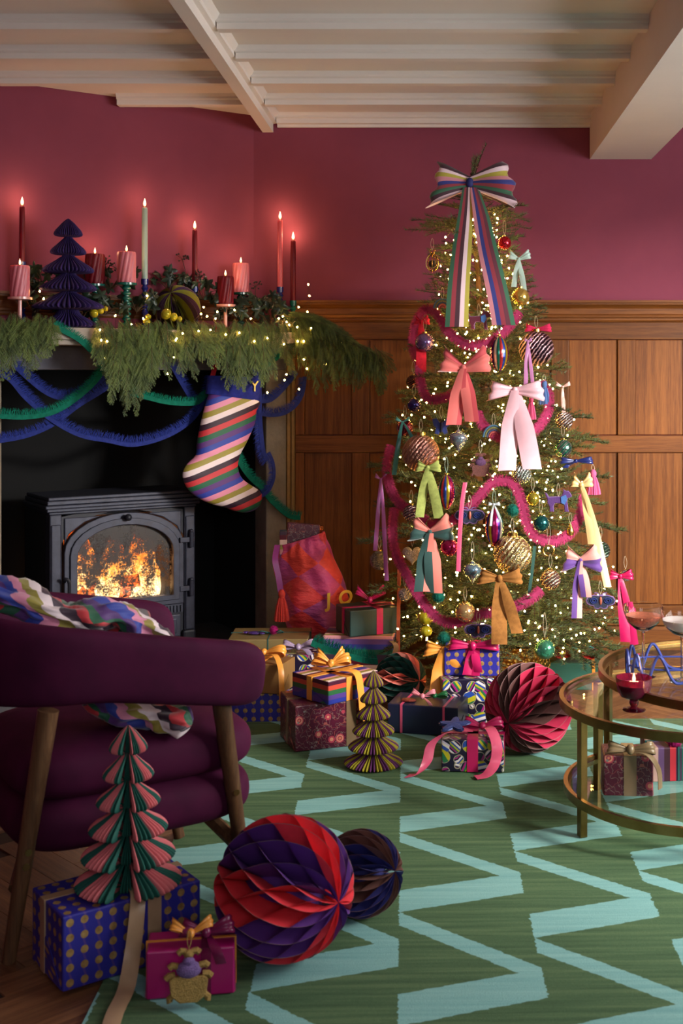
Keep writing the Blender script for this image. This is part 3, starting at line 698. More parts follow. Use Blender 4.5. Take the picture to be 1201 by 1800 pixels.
for i in range(14): S.append((-25 + 9 * i, 560 + g.uniform(-6, 6), -30 + 9 * i + g.uniform(-8, 8), 600 + g.uniform(0, 34), .16, .22, .035))
for i in range(12): S.append((198 + 6 * i, 590, 190 + 7 * i + g.uniform(-8, 8), 690 + g.uniform(0, 55) - abs(i - 6) * 6, .19, .26, .02))
for i in range(9): S.append((392 + 9 * i, 574 + g.uniform(-4, 4), 398 + 9.5 * i + g.uniform(-8, 8), 655 + g.uniform(0, 34), .17, .265, .02))
garland('feathery cedar garland draped along the mantel shelf', S)
# ---- ivy with berries
IVY = leaf_mat('ivy_leaf', (18, 30, 26), (44, 62, 44), .35)
def ivy_me(sz):
    b = MB(); n = 20; c = b.add((0, sz * .35, .004)); ringv = []
    for i in range(n):
        a = 2 * math.pi * i / n; rr = sz * (.62 + .24 * math.cos(a * 5 + math.pi)) * (1 + .18 * math.cos(a + math.pi)); ringv.append(b.add((rr * math.sin(a) * .85, sz * .35 + rr * -math.cos(a) * -1 * .9, -.010 * abs(math.sin(a)))))
    for i in range(n): b.face((c, ringv[i], ringv[(i + 1) % n]))
    return b.mesh('leaf', IVY, True, 180)
ivs = [ivy_me(s) for s in (.032, .040, .048)]
def ivy(px, py, off, n, spread, label, berries=0, bh=.09):
    c = MP(px, py, off); t = thing('ivy_sprig', label, 'ivy', c, group='ivy sprigs in the mantel garland'); r = random.Random(int(px * 7 + py))
    stem = MB()
    for i in range(int(n * 1.7)):
        d = Vector((r.uniform(-1, 1) * spread, r.uniform(-.5, .5) * spread * .5, r.uniform(-.35, .8) * spread * .7))
        stem.tube([(0, 0, -.02), d * .5 + Vector((0, 0, .005)), d], .0016, 4)
        o = inst('leaf', ivs[i % 3], t, d, (R(r.uniform(40, 110)), R(r.uniform(-50, 50)), R(r.uniform(-70, 70))))
    stem.build('stem', CSTEM, t)
    for k in range(berries):
        bx = r.uniform(-.5, .5) * spread; base = Vector((bx, .01, 0)); tip = Vector((bx + r.uniform(-.03, .03), .0, bh * r.uniform(.7, 1.1)))
        u = MB(); u.tube([base, (base + tip) / 2 + Vector((.006, 0, 0)), tip], .0013, 4)
        for j in range(13):
            a = r.uniform(0, 6.28); e2 = tip + Vector((math.cos(a) * r.uniform(.008, .03), math.sin(a) * .015, r.uniform(-.006, .026)))
            u.tube([tip, e2], .0007, 3); u.sphere(e2, .0042, 6, 5)
        u.build('berry_umbel', mt('ivy_berry', (44, 30, 26), .6), t, smooth=True)
    return t
for (px, py, off, n, sp, lab, be) in (
    (75, 500, -.02, 9, .10, 'dark ivy sprig behind the far left pink candle', 0), (60, 540, .04, 8, .09, 'ivy leaves left of the purple paper tree', 0),
    (195, 500, -.05, 9, .10, 'ivy with berries between the burgundy and pink pillar candles', 3), (185, 545, .06, 8, .08, 'ivy leaves under the green bobbin holder', 0),
    (240, 540, .05, 8, .08, 'ivy leaves left of the olive paper ball', 0), (295, 500, -.05, 6, .07, 'ivy leaves behind the olive paper ball', 0),
    (360, 520, .0, 9, .09, 'ivy with berries right of the dark taper', 2), (325, 490, -.06, 4, .06, 'thin ivy sprig with berries beside the dark taper', 1),
    (415, 548, .10, 10, .09, 'ivy leaves under the small pink pillar candle', 0), (455, 540, .06, 9, .09, 'ivy with berries left of the rose taper', 1),
    (475, 565, .12, 10, .10, 'broad ivy leaves under the rose taper', 0), (140, 560, .02, 6, .08, 'ivy leaves behind the purple paper tree base', 0)):
    ivy(px, py, off, n, sp, lab, be)
# ---- fringed velvet trims
def fringe_trim(name, pts, band, fr, col, label, side=1, seed=1, group=None, face=None, dens=.0013, both=False, cat='trim', fuzz=1.0, nsp=10):
    t = thing(name, label, cat, (0, 0, 0), group=group); r = random.Random(seed)
    face = face or Vector((0, -1, 0)); P = spline(pts, nsp)
    # even resample
    acc = [0]
    for i in range(1, len(P)): acc.append(acc[-1] + (P[i] - P[i - 1]).length)
    L = acc[-1]
    def at(d):
        d = max(0, min(L, d)); i = 1
        lo, hi = 0, len(acc) - 1
        while hi - lo > 1:
            m = (lo + hi) // 2
            if acc[m] <= d: lo = m
            else: hi = m
        f = (d - acc[lo]) / max(1e-9, acc[hi] - acc[lo]); return P[lo].lerp(P[hi], f)
    n = max(8, int(L / .012)); C = [at(L * i / n) for i in range(n + 1)]
    def frame(i):
        tt = (C[min(i + 1, n)] - C[max(i - 1, 0)]).normalized(); nn = tt.cross(face); nn = nn.normalized() if nn.length > .05 else Vector((0, 0, -1))
        return tt, nn * side
    dirs = [frame(i)[1] for i in range(n + 1)]
    m1 = velvet(col[0], col[1]); m2 = mt(col[0] + '_fringe', tuple(min(255, int(v * 1.12)) for v in col[1]), .85, sheen=.08, var=.35, vscale=120, spec=.2)
    b = MB(); b.strip([c + face * .002 for c in C], band, dirs, 0, .004, 2); b.build('band', m1, t)
    f = MB(); k = int(L / dens)
    for j in range(k):
        d = L * (j + r.random()) / k; p = at(d); i = min(n, int(d / L * n)); tt, nn = frame(i)
        for sg in ((1, -1) if both else (1,)):
            q0 = p + nn * sg * band * .35 + face * r.uniform(0, .004)
            dr = (nn * sg + tt * r.uniform(-.22, .22) * fuzz + face * r.uniform(-.15, .4) * fuzz + Vector((0, 0, -.25))).normalized()
            ln = fr * r.uniform(.75, 1.12); q1 = q0 + dr * ln * .55; q2 = q1 + (dr + Vector((0, 0, -.35)) + tt * r.uniform(-.15, .15)).normalized() * ln * .5
            w = tt * .0009; i0 = len(f.v)
            for q in (q0 - w, q0 + w, q1 + w, q1 - w): f.add(q)
            f.add(q2); f.face((i0, i0 + 1, i0 + 2, i0 + 3)); f.face((i0 + 3, i0 + 2, i0 + 4))
    f.build('fringe', m2, t); return t
def MPs(lst, off): return [MP(x, y, off) for x, y in lst]
BLU = ('royal_blue_trim', (38, 50, 122)); GRN = ('emerald_trim', (10, 104, 84))
fringe_trim('fringed_trim', MPs([(-30, 655), (12, 664), (45, 700), (90, 738), (140, 765), (190, 775), (235, 782), (290, 768), (335, 740), (362, 700), (372, 660)], .04), .016, .035, BLU, 'blue fringed trim swagging lowest across the fireplace opening', -1, 1, 'blue fringed trims', NRM)
fringe_trim('fringed_trim', MPs([(22, 640), (45, 662), (80, 690), (112, 700), (150, 688), (190, 660)], .02), .016, .032, BLU, 'short blue fringed trim hanging below the left lintel', -1, 2, 'blue fringed trims', NRM)
fringe_trim('fringed_trim', MPs([(-40, 778), (0, 775), (50, 765), (95, 745), (135, 715), (175, 690), (240, 650), (280, 620)], .03), .016, .032, BLU, 'blue fringed trim rising from the left edge behind the green one', -1, 3, 'blue fringed trims', NRM)
fringe_trim('fringed_trim', MPs([(-40, 728), (0, 732), (50, 733), (95, 724), (135, 700), (172, 665), (190, 630)], .06), .018, .030, GRN, 'green fringed trim crossing the blue ones at the left', -1, 4, 'green fringed trims', NRM)
fringe_trim('fringed_trim', MPs([(92, 572), (112, 582), (140, 598), (165, 622)], .195), .020, .022, GRN, 'green fringed trim lying over the mantel edge', -1, 5, 'green fringed trims', NRM)
fringe_trim('fringed_trim', MPs([(225, 690), (262, 700), (300, 708), (345, 708), (365, 690)], .05), .018, .026, GRN, 'green fringed trim between the hanging cedar and the stocking', -1, 6, 'green fringed trims', NRM)
fringe_trim('fringed_trim', MPs([(300, 640), (318, 672), (335, 700), (350, 712), (366, 700)], .02), .016, .032, BLU, 'blue fringed trim loop left of the stocking', -1, 7, 'blue fringed trims', NRM)
fringe_trim('fringed_trim', MPs([(452, 600), (455, 640), (456, 700), (457, 740), (462, 790), (470, 810)], .09), .020, .034, BLU, 'blue fringed trim hanging straight down beside the stocking', 1, 8, 'blue fringed trims', NRM)
fringe_trim('fringed_trim', MPs([(472, 795), (480, 815), (481, 840), (472, 862), (460, 872)], .06), .014, .030, BLU, 'small blue fringed trim loop at the stocking toe', 1, 9, 'blue fringed trims', NRM)
fringe_trim('fringed_trim', MPs([(522, 655), (508, 672), (490, 692), (474, 704), (458, 706)], .05), .016, .034, BLU, 'blue fringed trim rising over the right stone jamb', 1, 10, 'blue fringed trims', NRM)
fringe_trim('fringed_trim', MPs([(536, 662), (532, 690), (520, 712), (500, 726), (478, 730), (460, 728)], .07), .016, .034, BLU, 'blue fringed trim loop lowest on the right stone jamb', 1, 11, 'blue fringed trims', NRM)
fringe_trim('fringed_trim', MPs([(398, 760), (410, 790), (425, 820), (442, 842), (460, 858), (472, 875), (490, 893), (510, 908), (528, 910)], .045), .020, .028, GRN, 'green fringed trim trailing from the stocking to the floral parcel', -1, 12, 'green fringed trims', NRM)
fringe_trim('fringed_trim', MPs([(500, 612), (488, 628), (472, 640), (460, 650)], .12), .018, .028, GRN, 'short green fringed trim under the right end of the mantel', 1, 13, 'green fringed trims', NRM)
# ---- striped fabric
STR = [(222, 138, 168), (150, 136, 50), (232, 212, 214), (46, 16, 40), (196, 46, 54), (24, 92, 62), (86, 42, 116), (38, 58, 156)]
def stripes(name, period, ang=0, coord='UV', cols=STR, rough=.6, axis=0, offs=0., sheen=.05, weave=True):
    k = NT(name); co = k.mapping(k.coord(coord), (1, 1, 1), (0, 0, ang)); v = k.sep(co)[axis]
    f = k.m('FLOORED_MODULO', k.m('ADD', k.m('DIVIDE', v, period), offs), 1.0); n = len(cols)
    k.sset('Base Color', k.ramp(f, [(i / n, lin(c)) for i, c in enumerate(cols)], 'CONSTANT')); k.sset('Roughness', rough)
    if sheen: k.sset('Sheen Weight', sheen)
    if weave: k.bump(k.noise(k.mapping(k.coord(coord), (900, 900, 900)), 1, 2), .2, .0006)
    return k.mat
# ---- the stocking (built as a padded outline, stripes across it)
def stocking():
    out = [(368, 690), (452, 703), (450, 722), (447, 745), (434, 775), (421, 800), (417, 822), (424, 840), (440, 852), (455, 862), (459, 872), (457, 885), (447, 896), (432, 901), (415, 899), (395, 892), (372, 886), (350, 876), (332, 862), (323, 845), (322, 830), (330, 815), (345, 800), (347, 780), (350, 760), (358, 725)]
    off = .13; O = [MP(x, y, off) for x, y in out]; base = MP(400, 800, off); base = Vector(base)
    t = thing('stocking', 'striped velvet stocking with a blue cuff hanging from the mantel', 'stocking', base)
    pts = [o - base for o in spline(O + [O[0]], 3)[:-1]]
    n = len(pts); lat = -U
    c2 = [Vector((p.dot(lat), p.z, 0)) for p in pts]
    # medial padded surface: shrink rings toward a spine
    spine = [((p.dot(lat), p.z)) for p in [MP(x, y, off) - base for x, y in ((410, 698), (404, 720), (398, 745), (390, 775), (380, 805), (374, 830), (385, 850), (405, 864), (430, 878))]]
    def near(p):
        best = None
        for i in range(len(spine) - 1):
            a, c = Vector(spine[i]), Vector(spine[i + 1]); d = c - a; q = max(0, min(1, (Vector(p) - a).dot(d) / d.length_squared)); z = a + d * q
            if best is None or (z - Vector(p)).length < best[0]: best = ((z - Vector(p)).length, z)
        return best[1]
    b = MB(); fr = [(1, 0), (.97, .35), (.88, .62), (.72, .84), (.45, .97), (.12, 1)]
    th = .038
    for sgn in (1, -1):
        rings = []
        for (f, d) in fr:
            row = []
            for p in c2:
                s_ = near((p.x, p.y)); q = s_ + (Vector((p.x, p.y)) - s_) * f
                wr = .004 * noise.noise((q.x * 30, q.y * 30, sgn)) * d
                w = lat * q.x + Vector((0, 0, q.y)) + NRM * (sgn * (th * d + wr)); row.append((b.add(w), (q.x, q.y)))
            rings.append(row)
        for i in range(len(rings) - 1):
            for k in range(n):
                k2 = (k + 1) % n; idx = (rings[i][k], rings[i][k2], rings[i + 1][k2], rings[i + 1][k])
                if sgn < 0: idx = tuple(reversed(idx))
                b.face([v[0] for v in idx], 0, [v[1] for v in idx])
        idx = rings[-1] if sgn > 0 else list(reversed(rings[-1])); b.face([v[0] for v in idx], 0, [v[1] for v in idx])
    b.build('sock_body', stripes('stocking_stripe', .178, R(70), offs=.30), t, smooth=True, ang=180)
    VB = velvet('blue_velvet', (32, 40, 120))
    cf = MB(); ring_ = []
    P4 = [MP(366, 660, off), MP(462, 664, off), MP(455, 705, off), MP(362, 692, off)]
    for z, (l_, r_) in enumerate(((P4[0], P4[1]), (P4[3], P4[2]))):
        row = []
        for k in range(24):
            a = 2 * math.pi * k / 24; c = (l_ + r_) / 2; h_ = (r_ - l_) / 2; row.append(cf.add(c + h_ * math.cos(a) * 1.02 + NRM * math.sin(a) * .045 - base))
        ring_.append(row)
    for k in range(24): cf.face((ring_[1][k], ring_[1][(k + 1) % 24], ring_[0][(k + 1) % 24], ring_[0][k]))
    cf.face(ring_[0]); cf.face(list(reversed(ring_[1]))); cf.build('cuff', VB, t, smooth=True, ang=60)
    part('hanging_loop', velvet('red_velvet', (150, 24, 40)), t, lambda b: b.strip(spline([MP(372, 668, .14) - base, MP(378, 640, .15) - base, MP(380, 600, .17) - base, MP(384, 575, .185) - base], 5), .022, lat, 0, .003))
    GOLD_T = mt('gold_thread', (206, 180, 90), .5, .3)
    for tx, px, py, sz in (('Y', 448, 676, .066),):
        cu = bpy.data.curves.new('letter', 'FONT'); cu.body = tx; cu.size = sz; cu.extrude = .0015; cu.align_x = 'CENTER'
        o = bpy.data.objects.new('letter', cu); COL.objects.link(o); dg = bpy.context.evaluated_depsgraph_get(); me = bpy.data.meshes.new_from_object(o.evaluated_get(dg)); bpy.data.objects.remove(o)
        me.materials.clear(); me.materials.append(GOLD_T)
        inst('letter', me, t, MP(px, py + 12, off + .046) - base, (R(90), 0, ANG))
    return t
stocking()
# ---- fairy lights on the mantel
BULB = mt('warm_bulb', (255, 226, 150), .4, emit=125, ecol=(255, 190, 96)); WIRE = mt('lamp_wire', (70, 56, 36), .5, .6)
bm_ = MB(); bm_.sphere((0, 0, 0), .0037, 6, 5, sq=(1, 1, 1.2)); bulb_me = bm_.mesh('bulb', BULB, True, 180)
t = thing('string_lights', 'warm micro string lights woven through the mantel garland', 'string lights', (0, 0, 0))
r = random.Random(9); wp = []
for (x, y) in [(70, 512), (76, 525), (175, 580), (188, 600), (183, 630), (205, 655), (178, 598), (202, 555), (232, 570), (258, 520), (262, 556), (310, 595), (294, 657), (306, 628), (308, 598), (322, 586), (350, 582), (370, 580), (358, 540), (354, 552), (364, 556), (378, 560), (382, 548), (396, 588), (412, 545), (447, 600), (470, 594), (500, 605), (490, 560), (503, 566), (508, 571), (498, 556), (526, 540), (540, 548), (522, 575), (524, 600), (535, 632), (526, 684), (500, 668), (504, 658), (548, 577), (556, 576), (566, 577), (578, 592), (580, 617), (594, 591), (600, 602), (573, 640), (568, 641), (540, 648), (534, 600), (545, 520), (543, 500), (470, 690), (252, 560), (440, 560), (420, 585)]:
    p = MW(x + r.uniform(-1, 1), y, .225 if y > 572 else .17 if y > 530 else .1); wp.append(p); inst('bulb', bulb_me, t, p, (r.uniform(-.6, .6), r.uniform(-.6, .6), 0))
wpx = sorted(wp, key=lambda p: p.x)
part('wire', WIRE, t, lambda b: b.tube(spline(wpx, 4), .0006, 4, caps=False))
# ================================================================== BOWS AND RIBBONS
def bow_parts(parent, L, w, mat_, tails=(), up=.25, knot=.018, tilt=None, loc=(0, 0, 0), yaw=0, droop=0, M=None, mt2=None, pleat=.045, slope=0.):
    # faces -Y; loops left and right, a knot, tails as (dx at end, length, width)
    Mx = Matrix.Translation(loc) @ Matrix.Rotation(yaw, 4, 'Z') @ (Matrix.Rotation(tilt, 4, 'X') if tilt else Matrix())
    for sx in (-1, 1):
        b = MB(); b.M = Mx; n = 20; pts = []; ws = []; wd = []
        for i in range(n + 1):
            t = i / n; s_ = math.sin(math.pi * t); x = L * (s_ ** .85); yy = -.20 * L * math.sin(2 * math.pi * t) - .010; z = x * up - droop * x * x / L
            pts.append((sx * x, yy, z)); ws.append(w * (.30 + .80 * s_ ** .9)); wd.append((-sx * .25 * s_, 0, 1))
        b.strip(pts, ws, wd, 0, .0014, 12, .10, pleat); b.build('bow_loop', mat_, parent, smooth=True, ang=60)
    b = MB(); b.M = Mx; b.sphere((0, -.014, 0), knot, 12, 8, sq=(.8, .75, 1)); b.build('bow_knot', mt2 or mat_, parent, smooth=True)
    for (dx, ln, tw) in tails:
        b = MB(); b.M = Mx; n = 16; pts = []; ws = []; wd = []
        for i in range(n + 1):
            t = i / n; pts.append((dx * (t ** .8), -.012 + .010 * math.sin(t * 5 + dx * 40) - slope * ln * t, -ln * t)); ws.append(tw * (.45 + .6 * min(1, t * 2.2))); wd.append((1, .25 * math.sin(t * 4 + dx * 50), 0))
        b.strip(pts, ws, wd, 0, .0014, 4, .06); b.build('bow_tail', mat_, parent, smooth=True, ang=60)
def ribbon(parent, pts, w, wd, mat_, name='ribbon', n=6, top=False, label=None, cat='ribbon', group=None):
    b = MB(); P = spline(pts, n)
    if isinstance(wd, list):
        m = len(P); W = []
        for i in range(m):
            f = i / (m - 1) * (len(wd) - 1); k = min(int(f), len(wd) - 2); W.append(Vector(wd[k]).lerp(Vector(wd[k + 1]), f - k))
        wd = W
    b.strip(P, w, wd, 0, .0014, 3, .04); o = b.build(name, mat_, parent, smooth=True, ang=60)
    if label: tag(o, label, cat, group)
    return o
# ================================================================== WRAPPING PAPERS (flat print)
def dots():
    k = NT('dot_paper'); u, v, z = k.sep(k.coord('UV')); s = .030
    a = k.m('SUBTRACT', k.m('FLOORED_MODULO', k.m('DIVIDE', u, s), 1.), .5); c = k.m('SUBTRACT', k.m('FLOORED_MODULO', k.m('DIVIDE', v, s), 1.), .5)
    d = k.m('SQRT', k.m('ADD', k.m('MULTIPLY', a, a), k.m('MULTIPLY', c, c)))
    line = k.m('LESS_THAN', k.m('ABSOLUTE', k.m('ADD', a, k.m('MULTIPLY', k.m('SINE', k.m('MULTIPLY', v, 210.)), .06))), .075)
    base = k.mix(line, lin((46, 44, 146)), lin((84, 62, 140)))
    dot = k.m('LESS_THAN', d, .27); n = k.noise(k.coord('UV'), 60, 3)
    k.sset('Base Color', k.mix(dot, base, k.ramp(n, [(.3, lin((150, 112, 66))), (.7, lin((204, 168, 104)))]))); k.sset('Metallic', k.m('MULTIPLY', dot, .35)); k.sset('Roughness', .42); return k.mat
def floral():
    k = NT('floral_paper'); uv = k.coord('UV'); col = lin((78, 8, 38)); c = col
    def vor(scale, feat='F1', rnd=.8):
        o = k.n('ShaderNodeTexVoronoi', feature=feat); k.put(o.inputs['Vector'], uv); o.inputs['Scale'].default_value = scale; o.inputs['Randomness'].default_value = rnd; return o
    n = k.noise(uv, 42, 2); cur = k.m('LESS_THAN', k.m('ABSOLUTE', k.m('SUBTRACT', n, .5)), .010)
    n2 = k.noise(k.mapping(uv, loc=(5, 3, 0)), 30, 1); cur2 = k.m('LESS_THAN', k.m('ABSOLUTE', k.m('SUBTRACT', n2, .5)), .008)
    c = k.mix(cur, c, lin((128, 112, 104))); c = k.mix(cur2, c, lin((150, 78, 70)))
    v1 = vor(22); d = v1.outputs['Distance']; pet = k.m('SINE', k.m('MULTIPLY', d, 34.))
    big = k.m('LESS_THAN', d, .34); flower = k.ramp(d, [(0, lin((206, 92, 66))), (.07, lin((196, 120, 90))), (.12, lin((150, 42, 66))), (.18, lin((206, 138, 110))), (.26, lin((170, 58, 76)))], 'CONSTANT')
    on = k.m('GREATER_THAN', k.sep(v1.outputs['Color'])[0], .3)
    c = k.mix(k.m('MULTIPLY', big, on), c, flower)
    v2 = vor(60); leafm = k.m('MULTIPLY', k.m('LESS_THAN', v2.outputs['Distance'], .22), k.m('GREATER_THAN', k.sep(v2.outputs['Color'])[1], .78)); c = k.mix(leafm, c, lin((120, 116, 112)))
    v3 = vor(46); ber = k.m('MULTIPLY', k.m('LESS_THAN', v3.outputs['Distance'], .2), k.m('GREATER_THAN', k.sep(v3.outputs['Color'])[2], .8)); c = k.mix(ber, c, lin((168, 30, 56)))
    k.sset('Base Color', c); k.sset('Roughness', .38); return k.mat
def bauble_print(name='bauble_paper', sc=24):
    k = NT(name); uv = k.coord('UV')
    v1 = k.n('ShaderNodeTexVoronoi'); k.put(v1.inputs['Vector'], uv); v1.inputs['Scale'].default_value = sc; v1.inputs['Randomness'].default_value = .55
    d = v1.outputs['Distance']; rc = k.sep(v1.outputs['Color']); va = k.n('ShaderNodeVectorMath', operation='SUBTRACT'); k.put(va.inputs[0], uv); k.put(va.inputs[1], v1.outputs['Position'])
    lx = k.sep(va.outputs[0])[0]; ly = k.sep(va.outputs[0])[1]
    st = k.m('FLOORED_MODULO', k.m('ADD', k.m('MULTIPLY', k.m('ADD', k.m('MULTIPLY', lx, k.m('SUBTRACT', rc[0], .5)), k.m('MULTIPLY', ly, k.m('SUBTRACT', rc[1], .5))), sc * 2.6), rc[2]), 1.)
    cc = k.ramp(st, [(0, lin((226, 214, 196))), (.12, lin((40, 70, 150))), (.3, lin((178, 168, 30))), (.45, lin((36, 104, 66))), (.6, lin((150, 30, 110))), (.75, lin((20, 18, 40))), (.9, lin((206, 190, 210)))], 'CONSTANT')
    c = k.mix(k.m('LESS_THAN', d, .60), lin((26, 20, 44)), cc); c = k.mix(k.m('MULTIPLY', k.m('GREATER_THAN', d, .56), k.m('LESS_THAN', d, .60)), c, lin((150, 140, 120)))
    k.sset('Base Color', c); k.sset('Roughness', .3); return k.mat
P_DOT, P_FLO, P_BAU = dots(), floral(), bauble_print()
P_STR = stripes('stripe_paper', .125, 0, rough=.35, axis=1, cols=[(38, 50, 140), (80, 56, 130), (40, 96, 56), (196, 70, 52), (70, 20, 44), (232, 206, 192), (150, 136, 50), (222, 150, 160)], sheen=0, weave=False)
P_STR2 = stripes('stripe_paper_soft', .16, 0, rough=.35, axis=1, cols=[(60, 44, 60), (40, 96, 76), (54, 56, 140), (100, 70, 130), (200, 136, 140), (150, 136, 60), (226, 196, 186), (90, 24, 40)], sheen=0, weave=False, offs=.1)
P_KRAFT = mt('gold_kraft', (150, 112, 66), .35, .25, .08, 30); P_OLV = mt('dull_gold_paper', (138, 118, 76), .4, .3, .06, 20)
P_DGRN = mt('bottle_green_paper', (18, 52, 50), .4); P_NAVY = mt('navy_paper', (30, 34, 62), .35, .1); P_MAG = mt('magenta_paper', (166, 16, 100), .35); P_SAGE = mt('green_paper', (44, 96, 84), .4)
S_ORG, S_MAG, S_CHA, S_PNK, S_LIL, S_MAGD, S_BRZ = satin('orange_satin', (232, 152, 62)), satin('magenta_satin', (178, 22, 84)), satin('champagne_satin', (176, 144, 112)), satin('pink_satin', (216, 82, 116)), satin('lilac_satin', (150, 132, 160)), satin('plum_satin', (112, 14, 66)), satin('bronze_satin', (128, 104, 76))
TEALC = mt('teal_cord', (14, 74, 72), .8)
def box_thing(c, w, d, h_, rz, paper_, label, z=0, group='wrapped presents', bands=None, bw=.026, name='present'):
    t = thing(name, label, 'present', (c[0], c[1], z), rz, group)
    b = MB(); b.box(-w / 2, w / 2, -d / 2, d / 2, 0, h_); b.build('wrapped_box', paper_, t, bevel=.0035)
    # the folded flap on each short end
    for sx in (-1, 1):
        f = MB(); x = sx * (w / 2 + .0007); i = [f.add((x, -d * .47, .003)), f.add((x, d * .47, .003)), f.add((x, 0, h_ * .55))]; j = [f.add((x + sx * .0012, -d * .47, .003)), f.add((x + sx * .0012, d * .47, .003)), f.add((x + sx * .0012, 0, h_ * .55))]
        f.face(j if sx > 0 else list(reversed(j)), 0, [(0, 0), (d, 0), (d / 2, h_ * .5)]); f.face((i[0], i[2], j[2], j[0]), 0); f.face((i[1], j[1], j[2], i[2]), 0); f.build('end_flap', paper_, t)
    for (ax, pos, m, ww) in bands or ():
        r_ = MB(); e_ = .0016
        if ax == 'x':     # band runs around the box at x = pos
            for q in ((pos - ww / 2, pos + ww / 2, -d / 2 - e_, -d / 2 + .0003, 0.001, h_ + e_), (pos - ww / 2, pos + ww / 2, d / 2 - .0003, d / 2 + e_, 0.001, h_ + e_), (pos - ww / 2, pos + ww / 2, -d / 2, d / 2, h_ - .0003, h_ + e_)): r_.box(*q)
        else:
            for q in ((-w / 2 - .0034, -w / 2 + .0003, pos - ww / 2, pos + ww / 2, 0.001, h_ + e_), (w / 2 - .0003, w / 2 + .0034, pos - ww / 2, pos + ww / 2, 0.001, h_ + e_), (-w / 2, w / 2, pos - ww / 2, pos + ww / 2, h_ - .0003, h_ + e_)): r_.box(*q)
        r_.build('ribbon_band', m, t)
    return t
def rotv(x, y, a): return (x * math.cos(a) - y * math.sin(a), x * math.sin(a) + y * math.cos(a))
def corner(cx, cy, w, d, rz):     # centre from the front corner (local -w/2,-d/2)
    o = rotv(w / 2, d / 2, rz); return (cx + o[0], cy + o[1])
POM = {}
def pompom_me(r_, m):
    b = MB(); rr = random.Random(2)
    b.sphere((0, 0, 0), r_ * .8, 12, 8)
    for i in range(650):
        z = rr.uniform(-1, 1); a = rr.uniform(0, 6.283); d = Vector((math.sqrt(1 - z * z) * math.cos(a), math.sqrt(1 - z * z) * math.sin(a), z)); e1 = d.orthogonal().normalized() * r_ * .035
        i0 = len(b.v); b.add(d * r_ * .7 - e1); b.add(d * r_ * .7 + e1); b.add(d * r_ * rr.uniform(.93, 1.06) + e1 * rr.uniform(-2, 2)); b.face((i0, i0 + 1, i0 + 2))
    return b.mesh('pompom', m)
M_POM = velvet('magenta_wool', (138, 14, 84)); pom_mag = pompom_me(.019, M_POM); G_POM = velvet('green_wool', (12, 92, 78)); pom_grn = pompom_me(.026, G_POM)
ZR = .0108      # rug surface
# ---- left cluster behind the chair
t = box_thing((-.66, 4.86), .31, .22, .215, R(2), P_OLV, 'large dull gold parcel tied with teal cord by the fireplace', 0, bands=[('x', .0, TEALC, .004), ('y', .02, TEALC, .004)])
inst('pompom', pom_mag, t, (.015, -.03, .235)); part('beaded_tag', mt('violet_beads', (70, 44, 110), .4, .3, .5, 300), t, lambda b: (b.sphere((-.06, -.03, .224), .024, 10, 6, sq=(1.2, .6, .3)), b.sphere((-.095, -.02, .224), .014, 8, 6, sq=(1, .7, .4)), b.sphere((-.03, -.04, .224), .012, 8, 6, sq=(1, .7, .4))))
part('cord_bow', TEALC, t, lambda b: (b.tube(spline([(0, -.02, .22), (-.03, -.05, .235), (-.05, -.03, .222), (0, -.02, .22), (.04, -.05, .236), (.05, -.02, .222), (0, -.02, .22)], 6), .002, 5)))
c = FL(450, 1271); c3 = (c.x, 4.356 + .09)
t = box_thing((-.652, c3[1]), .215, .17, .105, R(1), P_DOT, 'blue parcel with gold dots under the gold kraft parcel behind the chair', 0)
t = box_thing((-.615, 4.43), .165, .14, .105, R(-14), P_KRAFT, 'gold kraft parcel with an orange bow behind the armchair', .1065, bands=[('x', -.01, S_ORG, .024)])
bow_parts(t, .075, .038, S_ORG, (), .18, .014, tilt=R(-55), loc=(-.005, -.01, .125))
ribbon(t, [(.0, -.02, .118), (.05, -.05, .135), (.085, -.085, .10), (.095, -.10, .04), (.10, -.105, -.03)], .02, (.7, .5, 0), S_ORG, 'bow_tail')
t = box_thing((-.53, 4.68), .165, .14, .185, R(6), P_BAU, 'dark bauble print parcel with a lilac bow beside the sack', 0)
bow_parts(t, .06, .03, S_LIL, ((.05, .04, .02),), .3, .014, tilt=R(-50), loc=(0, -.03, .20))
# floral box with striped box on top
c6 = corner(-.462, 3.99, .232, .205, R(21))
t = box_thing(c6, .232, .205, .150, R(21), P_FLO, 'burgundy floral parcel with a bronze ribbon under the striped parcel', ZR, bands=[('x', .075, S_BRZ, .034), ('y', .0, S_BRZ, .022)])
c5 = (-.354, 3.992); o = rotv(.11, .095, R(45)); c5c = (c5[0] + o[0], c5[1] + o[1])
t = box_thing(c5c, .22, .19, .078, R(45), P_STR, 'striped parcel with an orange satin bow on the floral parcel', ZR + .1518, bands=[('y', 0.0, S_ORG, .026), ('x', -.02, S_ORG, .026)])
bow_parts(t, .062, .036, S_ORG, (), .35, .013, tilt=R(-40), loc=(-.02, 0, .10), yaw=R(-45))
bow_parts(t, .045, .030, S_ORG, (), .9, .012, tilt=R(-30), loc=(-.02, 0, .105), yaw=R(-30))
q = lambda x, y, z: (x, y, z)
ribbon(t, [(-.02, -.02, .09), (-.01, -.06, .094), (.01, -.10, .085), (.005, -.125, .03), (.012, -.128, -.04), (.03, -.145, -.085)], .036, (1, .25, 0), S_ORG, 'bow_tail')
